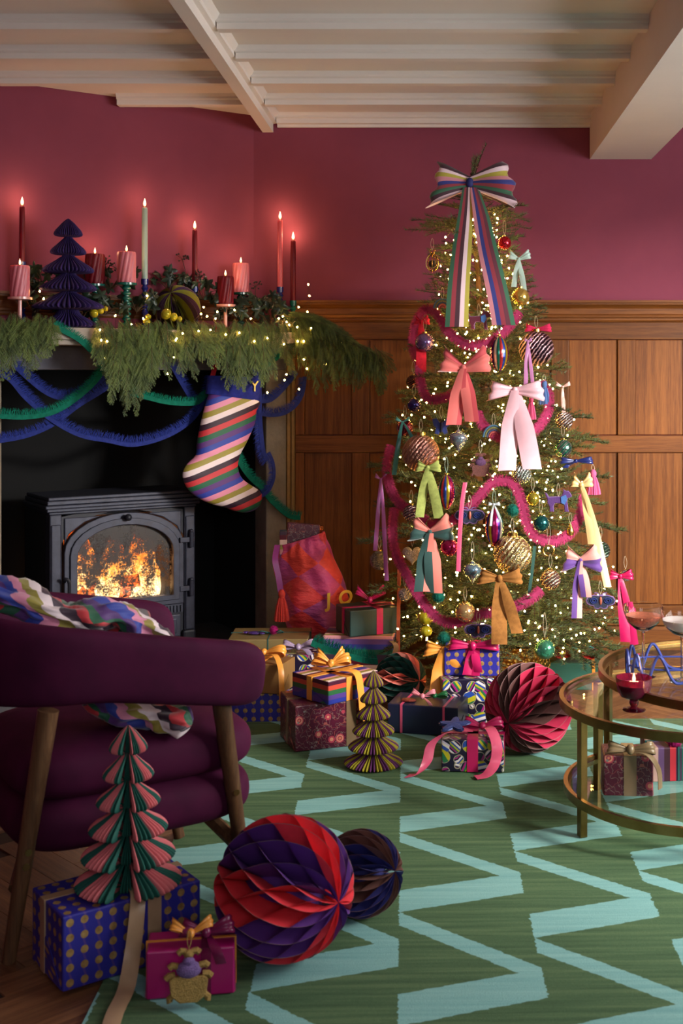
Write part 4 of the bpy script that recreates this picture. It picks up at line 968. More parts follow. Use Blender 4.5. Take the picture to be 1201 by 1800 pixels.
# sack tower of presents: striped soft box with bottle green box
t = box_thing((-.30, 4.80), .27, .17, .236, R(-3), P_STR2, 'pastel striped parcel under the bottle green parcel', 0)
part('end_ribbon', S_BRZ, t, lambda b: b.strip(spline([(.13, -.09, .22), (.15, -.1, .2), (.14, -.1, .15), (.155, -.1, .10)], 5), .02, (1, 0, 0)))
t = box_thing((-.272, 4.80), .205, .165, .100, R(24), P_DGRN, 'bottle green parcel with a magenta ribbon in front of the sack', .2375, bands=[('x', .02, S_MAG, .026), ('y', -.01, S_MAG, .022)])
bow_parts(t, .055, .034, S_MAG, (), .75, .013, tilt=R(-20), loc=(.0, -.03, .125), yaw=R(-24)); ribbon(t, [(0, -.03, .115), (.05, -.03, .115), (.1, -.01, .106)], .028, (0, 1, 0), S_MAG, 'bow_tail')
fringe_trim('fringed_trim', [BP(548, 1130, 4.62), BP(575, 1141, 4.60), BP(610, 1152, 4.56), BP(640, 1160, 4.54), BP(664, 1163, 4.5)], .022, .040, GRN, 'green fringed trim draped over the striped parcels by the sack', -1, 21, 'green fringed trims')
# ---- right of the paper tree
t = box_thing((-.03, 4.265), .25, .16, .098, R(-14), P_NAVY, 'navy parcel tied with thin pink ribbon and a green bow', ZR, bands=[('x', -.075, S_PNK, .008), ('x', .075, S_PNK, .008)])
bow_parts(t, .04, .022, satin('emerald_satin', (18, 104, 56)), (), .3, .011, tilt=R(-60), loc=(.03, -.02, .11)); bow_parts(t, .04, .018, satin('blush_satin', (218, 134, 146)), ((.05, .05, .012),), .5, .01, tilt=R(-40), loc=(-.01, -.03, .112))
part('beaded_tag', mt('rust_beads', (120, 50, 40), .4, .2, .4, 300), t, lambda b: b.sphere((-.06, -.04, .104), .026, 10, 6, sq=(1.1, .7, .25)))
t = box_thing((.100, 4.40), .185, .17, .158, R(8), P_BAU, 'dark bauble print parcel under the blue dotted parcel', ZR)
t = box_thing((.128, 4.42), .195, .13, .098, R(-4), P_DOT, 'blue dotted parcel with a magenta bow in front of the tree', ZR + .1595, bands=[('x', .005, S_MAG, .05)])
bow_parts(t, .085, .042, S_MAG, ((-.02, .10, .03), (.02, .09, .03)), .08, .016, tilt=R(-12), loc=(.005, -.058, .105))
t = box_thing((.115, 3.865), .193, .15, .100, R(-3), bauble_print('bauble_paper_small', 27), 'small bauble print parcel with magenta ribbon and blue star on the rug', ZR, bands=[('x', .0, S_MAG, .034), ('y', 0, S_MAG, .026)])
bow_parts(t, .06, .036, S_MAG, (), .25, .013, tilt=R(-50), loc=(.03, -.01, .118))
ribbon(t, [(-.0, -.01, .115), (-.07, -.05, .118), (-.125, -.08, .09), (-.14, -.10, .04), (-.165, -.12, .008), (-.20, -.13, .003)], .034, [(0, 1, .2), (.5, .8, 0), (.8, .5, 0), (.9, .4, 0), (.6, 1, 0), (.4, 1, 0)], S_PNK, 'bow_tail')
ribbon(t, [(.03, -.01, .118), (.055, -.055, .13), (.075, -.09, .09), (.07, -.10, .04), (.045, -.125, .010), (.01, -.135, .003)], .034, [(0, 1, .2), (.9, .3, 0), (1, .2, 0), (1, .1, 0), (.8, -.6, 0), (.4, -1, 0)], S_PNK, 'bow_tail')
STAR = mt('blue_beads', (66, 84, 150), .35, .4, .5, 400, 1., 500, .003)
def star(b, r_, th):
    n = 30; i0 = len(b.v)
    for z in (0, th):
        for i in range(n):
            a = 2 * math.pi * i / n; q_ = r_ * (.72 + .28 * math.cos(5 * a)); b.add((q_ * math.cos(a), q_ * math.sin(a) * .8, z))
    b.face([i0 + i for i in reversed(range(n))]); c_ = b.add((0, 0, th * 1.5))
    for i in range(n):
        j = (i + 1) % n; b.face((i0 + i, i0 + j, i0 + n + j, i0 + n + i)); b.face((i0 + n + i, i0 + n + j, c_))
st_ = thing('star_ornament', 'blue beaded star lying on the small bauble print parcel', 'ornament', (.055, 3.84, ZR + .128), R(10), rot=(R(14), R(-6), R(10)))
part('beaded_body', STAR, st_, lambda b: star(b, .050, .010), smooth=True)
part('beaded_rim', mt('ink_beads', (40, 50, 96), .35, .4), st_, lambda b: b.tube([(.053 * (.72 + .28 * math.cos(5 * a)) * math.cos(a), .053 * (.72 + .28 * math.cos(5 * a)) * math.sin(a) * .8, .004) for a in [2 * math.pi * i / 40 for i in range(40)]], .003, 5, closed=True), smooth=True)
t = box_thing((.565, 4.90), .25, .16, .105, R(-5), P_SAGE, 'green parcel with a many coloured bow right of the tree', 0, bands=[('x', .06, S_ORG, .012)])
for i, (m, u_, ll) in enumerate(((satin('red_satin', (196, 40, 40)), .1, .075), (S_MAG, .5, .07), (S_ORG, .8, .055), (satin('teal_satin', (40, 140, 150)), .3, .045))): bow_parts(t, ll, .03, m, (), u_, .01, tilt=R(-62), loc=(-.01 + i * .008, -.02, .118 + .006 * i))
part('sequin_cluster', metal('bronze_metal', (150, 118, 66), .3, .4), t, lambda b: [b.sphere((-.01 + .02 * math.cos(a), -.03 + .015 * math.sin(a), .142), .008, 7, 5) for a in (0, 1, 2, 3, 4, 5)])
# ---- front left: dotted box, magenta box
c9 = corner(-.745, 2.435, .30, .18, R(37))
t = box_thing(c9, .30, .18, .150, R(37), P_DOT, 'large blue parcel with gold dots and champagne ribbon at the front', ZR, bands=[('x', .045, S_CHA, .030), ('y', 0.02, S_CHA, .024)])
ribbon(t, [(.02, -.03, .154), (.01, -.085, .160), (-.005, -.115, .12), (-.02, -.13, .06), (-.05, -.17, .012), (-.10, -.235, .006), (-.14, -.30, .004)], .034, [(1, .2, 0), (1, .1, 0), (1, 0, 0), (1, -.1, 0), (.9, -.5, 0), (.9, -.6, 0), (.9, -.6, 0)], S_CHA, 'bow_tail')
c10 = corner(-.571, 2.406, .17, .09, R(9))
t = box_thing(c10, .172, .09, .094, R(9), P_MAG, 'small magenta parcel with plum bow and beaded beetle at the front', ZR, bands=[('x', .03, S_MAGD, .02), ('y', 0, S_ORG, .007)])
bow_parts(t, .05, .034, S_MAGD, ((.03, .06, .02),), .25, .012, tilt=R(-35), loc=(.03, -.025, .115)); bow_parts(t, .040, .022, S_ORG, (), .55, .010, tilt=R(-35), loc=(.0, -.028, .115))
# beaded beetle
GB = mt('gold_beads', (172, 138, 76), .4, .5, .5, 500, 1., 600, .003); LB = mt('lilac_beads', (130, 100, 160), .4, .3, .45, 500, 1., 600, .003); BB = mt('brown_beads', (110, 66, 60), .4, .4, .5, 500, 1., 600, .003); BLB = mt('deep_blue_beads', (40, 56, 120), .4, .4, .5, 500, 1., 600, .003); VB2 = mt('violet_bead_cloth', (76, 36, 104), .5, .2, .4, 400, .8, 600, .003); KB = mt('ink_bead_cloth', (30, 34, 58), .5, .3, .5, 400, .8, 600, .003)
def beetle(t, s, m1, m2, m3):
    part('body', m1, t, lambda b: b.prism([(s * x, s * z) for x, z in ((-.18, -.5), (.18, -.5), (.36, -.36), (.40, -.05), (.30, .02), (-.30, .02), (-.40, -.05), (-.36, -.36))], -.08 * s, .05 * s), bevel=.02 * s)
    part('thorax', m2, t, lambda b: (b.sphere((0, -.03 * s, .14 * s), .2 * s, 14, 8, sq=(1.3, .5, .95)), b.sphere((0, -.05 * s, .30 * s), .13 * s, 12, 8, sq=(1, .6, .8))), smooth=True)
    part('head', m1, t, lambda b: b.sphere((0, -.03 * s, .44 * s), .11 * s, 12, 8, sq=(1, .6, .9)), smooth=True)
    for sx in (-1, 1):
        for (a, c_, e_) in (((.28, .04), (.40, .03), (.47, -.03)), ((.22, .2), (.34, .23), (.40, .18)), ((.3, -.34), (.40, -.42), (.38, -.48)), ((.06, .48), (.16, .50), (.22, .45))):
            part('leg', m3, t, lambda b: b.tube([(sx * a[0] * s, 0, a[1] * s), (sx * c_[0] * s, 0, c_[1] * s), (sx * e_[0] * s, 0, e_[1] * s)], .07 * s, 8), smooth=True)
bt = thing('beetle_ornament', 'gold and lilac beaded beetle leaning on the magenta parcel', 'ornament', BP(332, 1716, 2.385), rot=(R(-9), 0, R(9))); beetle(bt, .094, GB, LB, GB)
part('hanging_loop', GB, bt, lambda b: b.tube(spline([(0, 0, .05), (.004, .006, .065), (0, .02, .078), (-.004, .006, .065), (0, 0, .05)], 5), .0009, 4))
# ---- honeycomb balls and trees on the floor
RED, PUR = (226, 48, 60), (86, 36, 122)
honey_ball((-.322, 2.583, ZR + .148), .148, (.82, -.57, .03), [PUR, RED], [0, 0, 0, 0, 1, 1, 1, 1], 'red and purple honeycomb paper ball at the front of the rug', 32, 8, spin=1.28)
honey_ball((-.172, 2.785, ZR + .096), .096, (.8, -.5, .25), [(36, 36, 104), (96, 58, 50)], [0] * 5 + [1] * 5, 'navy and brown honeycomb paper ball behind the red and purple one', 40, 6)
honey_ball((-.136, 4.56, ZR + .098), .098, (.72, -.66, .1), [(22, 74, 64), (232, 140, 122)], [0] * 6 + [1] * 4 + [0] * 6 + [1] * 4, 'dark green and coral honeycomb paper ball beside the striped parcels', 40, 8, spin=1.0)
honey_ball((.3, 4.0, ZR + .144), .144, (-.50, -.84, -.12), [(186, 32, 72), (92, 54, 50)], [0] * 5 + [1] * 4 + [0] * 5 + [1] * 4, 'raspberry and brown honeycomb paper ball beside the glass table', 36, 8, spin=.2)
paper_tree((-.200, 3.865, ZR), .297, .094, [(158, 144, 26), (88, 30, 84)], [0, 0, 1, 1], 'olive and purple honeycomb paper tree on the rug', [1, .86, .72, .58, .46, .34, .0], 48, .2, False)
paper_tree((-.652, 2.585, ZR + .1525), .338, .112, [(216, 112, 116), (14, 84, 72)], [0, 0, 0, 0, 1, 1, 1], 'pink and green honeycomb paper tree on the dotted parcel', [1, .88, .74, .60, .48, .36, .0], 49, -.6, False, (R(-79), R(15)))
# ================================================================== SACK OF PRESENTS
def sack_mat():
    k = NT('patchwork_velvet'); u, v, z = k.sep(k.mapping(k.coord('UV'), (1, 1, 1), (0, 0, R(34))))
    a = k.m('DIVIDE', u, .085); c = k.m('DIVIDE', v, .11); ia = k.m('FLOOR', a); ic = k.m('FLOOR', c)
    wn = k.n('ShaderNodeTexWhiteNoise'); wn.noise_dimensions = '2D'; k.put(wn.inputs['Vector'], k.comb(ia, ic))
    f = k.m('FLOORED_MODULO', k.m('ADD', k.m('ADD', k.m('MULTIPLY', k.m('FLOORED_MODULO', k.m('ADD', ia, ic), 2.), .5), k.m('MULTIPLY', wn.outputs[0], .4)), 0.), 1.)
    col = k.ramp(f, [(0, lin((222, 56, 44))), (.16, lin((204, 36, 52))), (.28, lin((230, 96, 52))), (.42, lin((150, 56, 140))), (.62, lin((176, 50, 124))), (.8, lin((132, 54, 140)))], 'CONSTANT')
    n = k.noise(k.coord('UV'), 12, 4); k.sset('Base Color', k.mix(k.m('MULTIPLY', n, .5), col, lin((226, 84, 66)))); k.sset('Roughness', .6); k.sset('Sheen Weight', .1)
    k.bump(k.noise(k.mapping(k.coord('UV'), (1, 1.8, 1), (0, 0, .5)), 20, 4, .55), .8, .02); return k.mat
SKY = 5.10
sack = thing('gift_sack', 'red and purple patchwork velvet sack with yellow letters against the panelling', 'sack', BP(560, 1150, SKY)); S0 = Vector(sack.location)
RW = [(1178, 535, 632, .09), (1150, 522, 632, .10), (1110, 508, 628, .105), (1075, 496, 620, .105), (1040, 487, 612, .10), (1010, 481, 602, .095), (985, 481, 590, .085), (968, 483, 578, .072), (958, 489, 571, .062), (951, 488, 573, .064), (944, 486, 576, .066)]
def sack_body(b):
    rows = []; n = 56
    def row(py, l, r_, dp, i, rr):
        out = []
        for k in range(n):
            a = 2 * math.pi * k / n; cxp = (l + r_) / 2; hw_ = (r_ - l) / 2
            p = BP(cxp, py, SKY) + Vector((hw_ * SKY / FPX * math.cos(a), -dp * math.sin(a), 0))
            gat = (max(0, 1 - abs(i - 8) / 2.6)); ruf = .008 * gat * math.cos(k * 2 * math.pi / 3.5)
            wr = .010 * math.sin(p.z * 75 + p.x * 40 + 3 * noise.noise((p.x * 6, 0, p.z * 6))) * (1 - gat) + .034 * noise.noise((p.x * 14 + p.z * 9, p.y * 8, p.z * 16 - p.x * 7)) * (1 - gat * .6)
            d = Vector((math.cos(a), -math.sin(a), 0)); tilt = Vector((0, 0, (-.030 if py < 1000 else 0) * -math.cos(a) * min(1, (1000 - py) / 50) if py < 1000 else 0))
            p += d * (wr + ruf) + tilt; out.append((b.add(p - S0), (k / n * .62, (1180 - py) / 420)))
        return out
    for i, (py, l, r_, dp) in enumerate(RW): rows.append(row(py, l, r_, dp, i, 1))
    rows.append(row(950, 492, 570, .055, 8, 1)); rows.append(row(985, 495, 570, .06, 6, 1))
    for i in range(len(rows) - 1):
        for k in range(n):
            k2 = (k + 1) % n; q = (rows[i][k], rows[i + 1][k], rows[i + 1][k2], rows[i][k2]); uv = [w[1] for w in q]
            if k2 == 0: uv = [uv[0], uv[1], (.62, uv[2][1]), (.62, uv[3][1])]
            b.face([w[0] for w in q], 0, uv)
    b.face([w[0] for w in rows[0]], 0, [w[1] for w in rows[0]])
part('sack_body', sack_mat(), sack, sack_body, smooth=True, ang=180, sub=1)
part('drawcord', satin('purple_cord', (128, 36, 110)), sack, lambda b: b.strip(spline([BP(488, 958, 5.02) - S0, BP(484, 985, 4.995) - S0, BP(490, 1015, 4.985) - S0, BP(494, 1042, 4.98) - S0], 6), .024, (1, .2, 0), 0, .004))
TAS = mt('red_tassel', (196, 52, 40), .8, var=.2, vscale=200, sheen=.1)
def tassel(parent, ln, r_, m, base=(0, 0, 0)):
    b = MB(); b.M = Matrix.Translation(base); b.sphere((0, 0, -.08 * ln), r_ * .45, 10, 8, sq=(1, 1, 1.3)); b.lathe([(r_ * .36, -.16 * ln), (r_ * .36, -.22 * ln)], 12); o = b.build('tassel_head', m, parent, smooth=True)
    b = MB(); b.M = Matrix.Translation(base); b.lathe([(r_ * .3, -.18 * ln), (r_ * .48, -.26 * ln), (r_ * .72, -.5 * ln), (r_ * .92, -.8 * ln), (r_ * 1.0, -ln)], 48, star=lambda k, z: 1 - .13 * (k % 2) - .05 * (k % 3)); b.build('tassel_skirt', m, parent)
tassel(sack, .118, .032, TAS, BP(495.5, 1040, 4.975) - S0)
YEL = mt('yellow_thread', (214, 168, 30), .5)
for tx, px, py, off_ in (('J', 578, 1066, 0), ('O', 608, 1061, 0)):
    cu = bpy.data.curves.new('letter', 'FONT'); cu.body = tx; cu.size = .075; cu.offset = .0022; cu.extrude = .002; cu.align_x = 'CENTER'; cu.shear = .15
    o = bpy.data.objects.new('letter', cu); COL.objects.link(o); dg = bpy.context.evaluated_depsgraph_get(); me = bpy.data.meshes.new_from_object(o.evaluated_get(dg)); bpy.data.objects.remove(o)
    me.materials.clear(); me.materials.append(YEL); inst('letter', me, sack, BP(px, py, 4.985 + (.03 if tx == 'O' else 0)) - S0, (R(84), R(-8), R(24 if tx == 'O' else 8)))
pp = BP(525, 990, 5.10)
t = box_thing((pp.x, pp.y + .01), .135, .06, .20, R(10), P_FLO, 'dark floral parcel sticking out of the patchwork sack', BP(525, 1005, 5.1).z, 'presents in the sack')
t.rotation_euler = (R(-4), R(6), R(10))
t = box_thing((BP(497, 990, 5.06).x, 5.08), .03, .05, .16, R(6), P_STR2, 'slim striped parcel at the left edge of the sack opening', BP(497, 1000, 5.08).z, 'presents in the sack')
t = box_thing((BP(558, 990, 5.1).x, 5.13), .04, .04, .165, R(20), mt('foil_paper', (168, 90, 50), .2, .8, .5, 60), 'gold foil parcel at the right edge of the sack opening', BP(558, 995, 5.1).z, 'presents in the sack')
# ================================================================== CHRISTMAS TREE
TY = 4.95
def axx(z): return .272 - .132 * max(0, z) / 2.05
RP = [(.05, .42), (.16, .52), (.227, .53), (.457, .52), (.80, .46), (1.0, .40), (1.15, .345), (1.47, .235), (1.70, .165), (1.84, .135), (1.98, .07), (2.07, .02)]
def rt(z):
    if z <= RP[0][0]: return RP[0][1]
    for (a, ra), (c, rc) in zip(RP, RP[1:]):
        if z <= c: return ra + (rc - ra) * (z - a) / (c - a)
    return .01
NEED = leaf_mat('fir_needle', (36, 54, 34), (92, 108, 62), .5); BARK = mt('fir_bark', (70, 50, 34), .9, var=.3, vscale=40)
tree = thing('christmas_tree', 'tall decorated fir tree in a hammered gold pot', 'christmas tree', (axx(0), TY, 0))
T0 = Vector(tree.location)
part('trunk', BARK, tree, lambda b: b.tube([Vector((axx(z), TY, z)) - T0 for z in (.06, .4, .8, 1.2, 1.6, 1.9, 2.06)], [.03, .027, .023, .018, .012, .008, .004], 8), smooth=True)
def branch_me(L, seed):
    r = random.Random(seed); b = MB(); n = max(5, int(L / .03))
    pts = [Vector((L * i / n, L * .03 * math.sin(i * 1.3 + seed), .05 * L * math.sin(1.6 * i / n * 2) - .06 * L * (i / n) ** 2)) for i in range(n + 1)]
    b.tube(pts, [max(.0012, .0055 * (L / .5) * (1 - i / n)) for i in range(n + 1)], 5, 1)
    def needles(path, dens=.0030, nl=.019):
        for a, c in zip(path, path[1:]):
            d = c - a; ln = d.length; d = d.normalized(); s = d.cross(Vector((0, 0, 1))); s = s.normalized() if s.length > .05 else Vector((0, 1, 0)); u_ = s.cross(d)
            for j in range(max(1, int(ln / dens))):
                p = a + (c - a) * ((j + r.random()) / max(1, int(ln / dens)))
                for sg in (-1, 1):
                    an = r.uniform(-.5, 1.2); v = (d * r.uniform(.45, .9) + (s * sg * math.cos(an) + u_ * math.sin(an))).normalized() * nl * r.uniform(.75, 1.1)
                    w = v.cross(Vector((r.uniform(-1, 1), r.uniform(-1, 1), r.uniform(-1, 1)))); w = w.normalized() * .0011
                    i0 = len(b.v); b.add(p - w); b.add(p + v * .6 - w * .7); b.add(p + v); b.add(p + w); b.face((i0, i0 + 1, i0 + 2, i0 + 3))
    needles(pts)
    k = 0; x = .16 * L + .02
    while x < L * .95:
        f = x / L * n; i = min(int(f), n - 1); p = pts[i].lerp(pts[i + 1], f - i)
        for sg in (-1, 1):
            tl = (.20 + .30 * L) * (1 - x / L) * r.uniform(.55, 1.0) + .03
            d = Vector((.72, sg * .68, r.uniform(-.18, .22))).normalized(); m = max(2, int(tl / .035))
            tp = [p + d * tl * j / m + Vector((.02 * tl * j / m, 0, -.10 * tl * (j / m) ** 2)) for j in range(m + 1)]
            b.tube(tp, .0013, 4, 1); needles(tp)
        x += r.uniform(.03, .05)
    return b.mesh('branch', [NEED, BARK])
BL = [.12, .2, .28, .36, .44, .52]; BM = [[branch_me(L, 17 * i + s) for s in range(3)] for i, L in enumerate(BL)]
rb_ = random.Random(21); z = .235; nb = 0
while z < 1.98:
    n = 10 if z < .7 else 8 if z < 1.2 else 6 if z < 1.6 else 5; a0 = rb_.uniform(0, 6.28)
    for k in range(n):
        for inner in (1.0, .66):
            if inner < 1 and (k % 2 or z > 1.7): continue
            a = a0 + 2 * math.pi * (k + (.5 if inner < 1 else 0)) / n + rb_.uniform(-.2, .2); zz = z + rb_.uniform(-.03, .03); L = rt(zz) * rb_.uniform(.86, 1.08) * inner
            if L < .05: continue
            if math.sin(a) > .5: L = min(L, .50)
            i = min(range(len(BL)), key=lambda q: abs(BL[q] - L)); s = L / BL[i]
            pitch = -R(8 + 14 * (zz / 2)) if zz > .6 else R(4 + rb_.uniform(-6, 8))
            inst('branch', BM[i][rb_.randrange(3)], tree, Vector((axx(zz), TY, zz)) - T0, (rb_.uniform(-.5, .5), pitch + rb_.uniform(-.12, .12), a), (s, s, s)); nb += 1
    z += .088 if z < 1.2 else .082
inst('branch', BM[0][0], tree, Vector((axx(1.95), TY, 1.96)) - T0, (0, R(-88), 0), (1.1, 1.1, 1.1))
for (zz, a, L) in ((1.83, R(186), .20), (1.89, R(-14), .16), (1.15, R(178), .36), (1.50, R(-5), .26), (.95, R(-8), .47), (.60, R(-12), .53), (.55, R(190), .56), (.85, R(184), .50), (.20, R(-24), .62), (.22, R(-50), .55), (.25, R(200), .5)):
    i = min(range(len(BL)), key=lambda q: abs(BL[q] - L)); s = L / BL[i]; inst('branch', BM[i][1], tree, Vector((axx(zz), TY, zz)) - T0, (0, R(-6 if zz > .4 else 4), a), (s, s, s))
# hammered pot
pot = thing('tree_pot', 'hammered gold pot holding the fir tree', 'pot', (axx(0) + .02, TY, 0))
HB = NT('hammered_brass'); HB.sset('Base Color', lin((196, 152, 70))); HB.sset('Metallic', 1.); HB.sset('Roughness', .28)
vv = HB.n('ShaderNodeTexVoronoi'); HB.put(vv.inputs['Vector'], HB.coord()); vv.inputs['Scale'].default_value = 75; HB.bump(vv.outputs['Distance'], .9, .008)
part('body', HB.mat, pot, lambda b: b.lathe([(.15, 0), (.17, .01), (.195, .07), (.205, .175), (.209, .18), (.203, .18), (.19, .08), (.15, .02), (0, .02)], 40), smooth=True)
part('soil', mt('soil', (30, 22, 16), .95), pot, lambda b: b.lathe([(.194, .14), (0, .145)], 24))
# ---- ornament placing
def OT(px, py, push=.025):
    Y = 4.6
    for _ in range(8):
        zz = H - (py - CY) * Y / FPX; x = (px - CX) * Y / FPX; r_ = rt(zz); d = x - axx(zz); Y = TY - math.sqrt(max(.0016, r_ * r_ - d * d)) * .92 - push
    return BP(px, py, Y)
THREAD = mt('thread', (190, 180, 160), .6); CAPG = metal('cap_gold', (206, 170, 90), .25)
def ornament(name, label, cat, px, py, push=.03, group=None, rot=None): return thing(name, label, cat, OT(px, py, push), group=group, rot=rot)
def hang(t, z, ln, m=THREAD): part('hanging_loop', m, t, lambda b: b.tube(spline([(0, 0, z), (-.006, .004, z + ln * .5), (0, .012, z + ln), (.006, .004, z + ln * .5), (0, 0, z)], 5), .0006, 4, caps=False))
def bauble(px, py, rpx, m, label, ln=.05, push=.03, prof=None, sq=1):
    p = OT(px, py, push + rpx * .0012); r_ = rpx * p.y / FPX; t = thing('bauble', label, 'bauble', p, group='tree baubles')
    b = MB(); n = 20; b.lathe([(max(.0004, r_ * math.sin(math.pi * i / n)), -r_ * sq * math.cos(math.pi * i / n)) for i in range(n + 1)], 32); b.build('glass_ball', m, t, smooth=True, ang=180)
    part('cap', CAPG, t, lambda b: b.lathe([(r_ * .26, r_ * sq * .95), (r_ * .26, r_ * sq * 1.12), (r_ * .1, r_ * sq * 1.14)], 12), smooth=True); hang(t, r_ * sq * 1.13, ln); return t
def wave_metal(name, cols, scale=40, ang=.5, rough=.22, bumpy=True, dist=3):
    k = NT(name); w = k.n('ShaderNodeTexWave'); k.put(w.inputs['Vector'], k.mapping(k.coord(), (1, 1, 1), (.3, ang, .2))); w.inputs['Scale'].default_value = scale; w.inputs['Distortion'].default_value = dist; w.bands_direction = 'Z'; w.inputs['Detail Scale'].default_value = 3
    n = len(cols); k.sset('Base Color', k.ramp(w.outputs[1], [(i / n, lin(c)) for i, c in enumerate(cols)], 'LINEAR')); k.sset('Metallic', .85); k.sset('Roughness', rough)
    if bumpy: k.bump(k.m('ADD', w.outputs[1], k.m('MULTIPLY', k.noise(k.coord(), 220, 2), .8)), .8, .006)
    return k.mat
def shine(name, rgb, rough=.16): return mt(name, rgb, rough, .75, .06, 20, coat=.4)
bauble(887, 427, 12, shine('red_glass', (186, 20, 40)), 'small red bauble beside the topper ribbon', .06)
bauble(915, 522, 16, shine('gold_glass', (200, 164, 80)), 'gold bauble under the mint bow at the upper right')
bauble(747, 602, 17, shine('violet_glass', (112, 84, 130)), 'violet bauble on the upper left of the tree')
bauble(943, 613, 31, wave_metal('garnet_sequin', [(18, 8, 16), (60, 18, 40), (24, 10, 20), (210, 170, 180)], 26, .9, .3), 'large dark sequinned bauble at the upper right', .05, .02)
bauble(992, 739, 16, wave_metal('candy_stripe', [(60, 16, 30), (220, 190, 150), (120, 30, 50), (210, 200, 200)], 34, .7), 'small striped bauble hanging from a pale ribbon at the right')
bauble(990, 788, 16, None or wave_metal('harlequin', [(26, 96, 70), (190, 200, 190), (110, 30, 90), (60, 140, 110)], 22, .8, .15, False, 1), 'green and plum harlequin bauble on the right edge')
bauble(727, 672, 13, wave_metal('copper_dark', [(50, 18, 26), (150, 90, 60), (40, 14, 24)], 40, .3), 'small copper bauble on the upper left edge')
bauble(712, 752, 15, shine('burgundy_glass', (110, 20, 44)), 'burgundy bauble on the left edge of the tree')
bauble(728, 712, 12, shine('navy_glass', (44, 30, 90)), 'small navy bauble at the left above the burgundy one')
bauble(740, 797, 33, wave_metal('rose_sequin', [(70, 30, 36), (196, 150, 130), (60, 26, 34), (150, 100, 90)], 24, .9, .3), 'large rose sequinned bauble on the left', .05, .02)
bauble(917, 833, 18, wave_metal('jade_silver', [(30, 70, 60), (220, 220, 210), (90, 40, 60), (200, 210, 200)], 30, 1.0), 'jade and silver striped bauble under the pale pink bow')
bauble(901, 974, 34, wave_metal('gold_mesh', [(150, 116, 60), (236, 214, 160), (110, 84, 44), (226, 200, 150)], 20, .9, .2), 'largest gold sequinned bauble low on the tree', .05, .02)
bauble(790, 962, 16, shine('magenta_glass', (150, 16, 66)), 'magenta bauble behind the green and coral bow')
bauble(968, 1019, 18, wave_metal('purple_gold', [(80, 24, 80), (210, 170, 110), (120, 30, 60), (200, 190, 170)], 28, .6), 'purple and gold striped bauble low on the right')
bauble(818, 1076, 18, shine('pale_gold_glass', (206, 164, 110)), 'pale gold bauble low in the centre')
bauble(958, 1141, 18, shine('sea_green_glass', (74, 150, 118)), 'sea green bauble hanging lowest on the tree', .09, .0)
bauble(667, 985, 17, wave_metal('silver_foil', [(40, 40, 40), (220, 216, 210), (70, 60, 60)], 50, .3, .15, True, 8), 'silver foil bauble at the far left tip')
bauble(723, 902, 15, wave_metal('plum_silver', [(90, 20, 60), (214, 200, 210), (60, 16, 44)], 34, .4), 'plum and silver ribbed bauble left of centre')
bauble(951, 920, 15, shine('teal_glass', (20, 84, 84)), 'dark teal bauble inside the right garland loop')
bauble(1056, 968, 17, wave_metal('green_stripe', [(20, 60, 50), (200, 200, 180), (30, 80, 60)], 34, .5), 'green striped bauble on the right edge under the cream ribbon')
bauble(1100, 1012, 10, shine('silver_glass', (170, 176, 190)), 'small silver bauble behind the magenta ribbon at the right')
bauble(937, 877, 12, shine('olive_bauble', (170, 150, 50)), 'small olive bauble right of the garland peak')
bauble(712, 1045, 12, wave_metal('silver_foil2', [(60, 50, 50), (200, 190, 190)], 60, .6, .2, True, 8), 'silver bauble deep in the lower left branches')
# turnip drops
def drop(px, py, rpx, m, label):
    p = OT(px, py, .04); r_ = rpx * p.y / FPX; t = thing('drop_ornament', label, 'ornament', p, group='drop shaped ornaments')
    part('glass_drop', m, t, lambda b: b.lathe([(0.0005, -1.45 * r_), (.06 * r_, -1.3 * r_), (.3 * r_, -.95 * r_), (.75 * r_, -.45 * r_), (.98 * r_, 0.05 * r_), (.96 * r_, .3 * r_), (.75 * r_, .58 * r_), (.35 * r_, .75 * r_), (.22 * r_, .82 * r_), (.2 * r_, 1.0 * r_), (0.001, 1.0 * r_)], 28), smooth=True, ang=180); hang(t, r_, .07)
drop(806, 772, 17, shine('silver_blue_glass', (140, 150, 164)), 'silver blue turnip shaped drop ornament above the beetle'); drop(831, 1003, 17, shine('ice_blue_glass', (130, 158, 176)), 'ice blue turnip shaped drop ornament beside the brown bow')
def finial(px, py, wpx, hpx, label, rm):
    p = OT(px, py, .05); w = wpx / 2 * p.y / FPX; hh = hpx / 2 * p.y / FPX; t = thing('finial_ornament', label, 'ornament', p, group='striped finial ornaments')
    k = NT('finial_' + rm[0]); u = k.sep(k.coord('UV'))[0]; n = len(rm[1]); k.sset('Base Color', k.ramp(k.m('FLOORED_MODULO', k.m('MULTIPLY', u, 2.), 1.), [(i / n, lin(c)) for i, c in enumerate(rm[1])], 'CONSTANT')); k.sset('Metallic', .7); k.sset('Roughness', .15)
    part('glass_body', k.mat, t, lambda b: b.lathe([(max(.0005, w * math.sin(math.pi * i / 16) ** 1.25), -hh * math.cos(math.pi * i / 16)) for i in range(17)], 48, star=lambda k_, z_: 1 - .07 * (k_ % 3 == 0)), smooth=True, ang=180)
    part('cap', CAPG, t, lambda b: b.lathe([(.006, hh * .97), (.006, hh * 1.08), (.001, hh * 1.1)], 10)); hang(t, hh * 1.08, .06, satin('mint_ribbon', (160, 196, 184)))
FC = [(150, 20, 80), (60, 30, 100), (210, 196, 170), (30, 110, 90), (196, 60, 60), (60, 80, 160), (190, 160, 40), (130, 24, 70)]
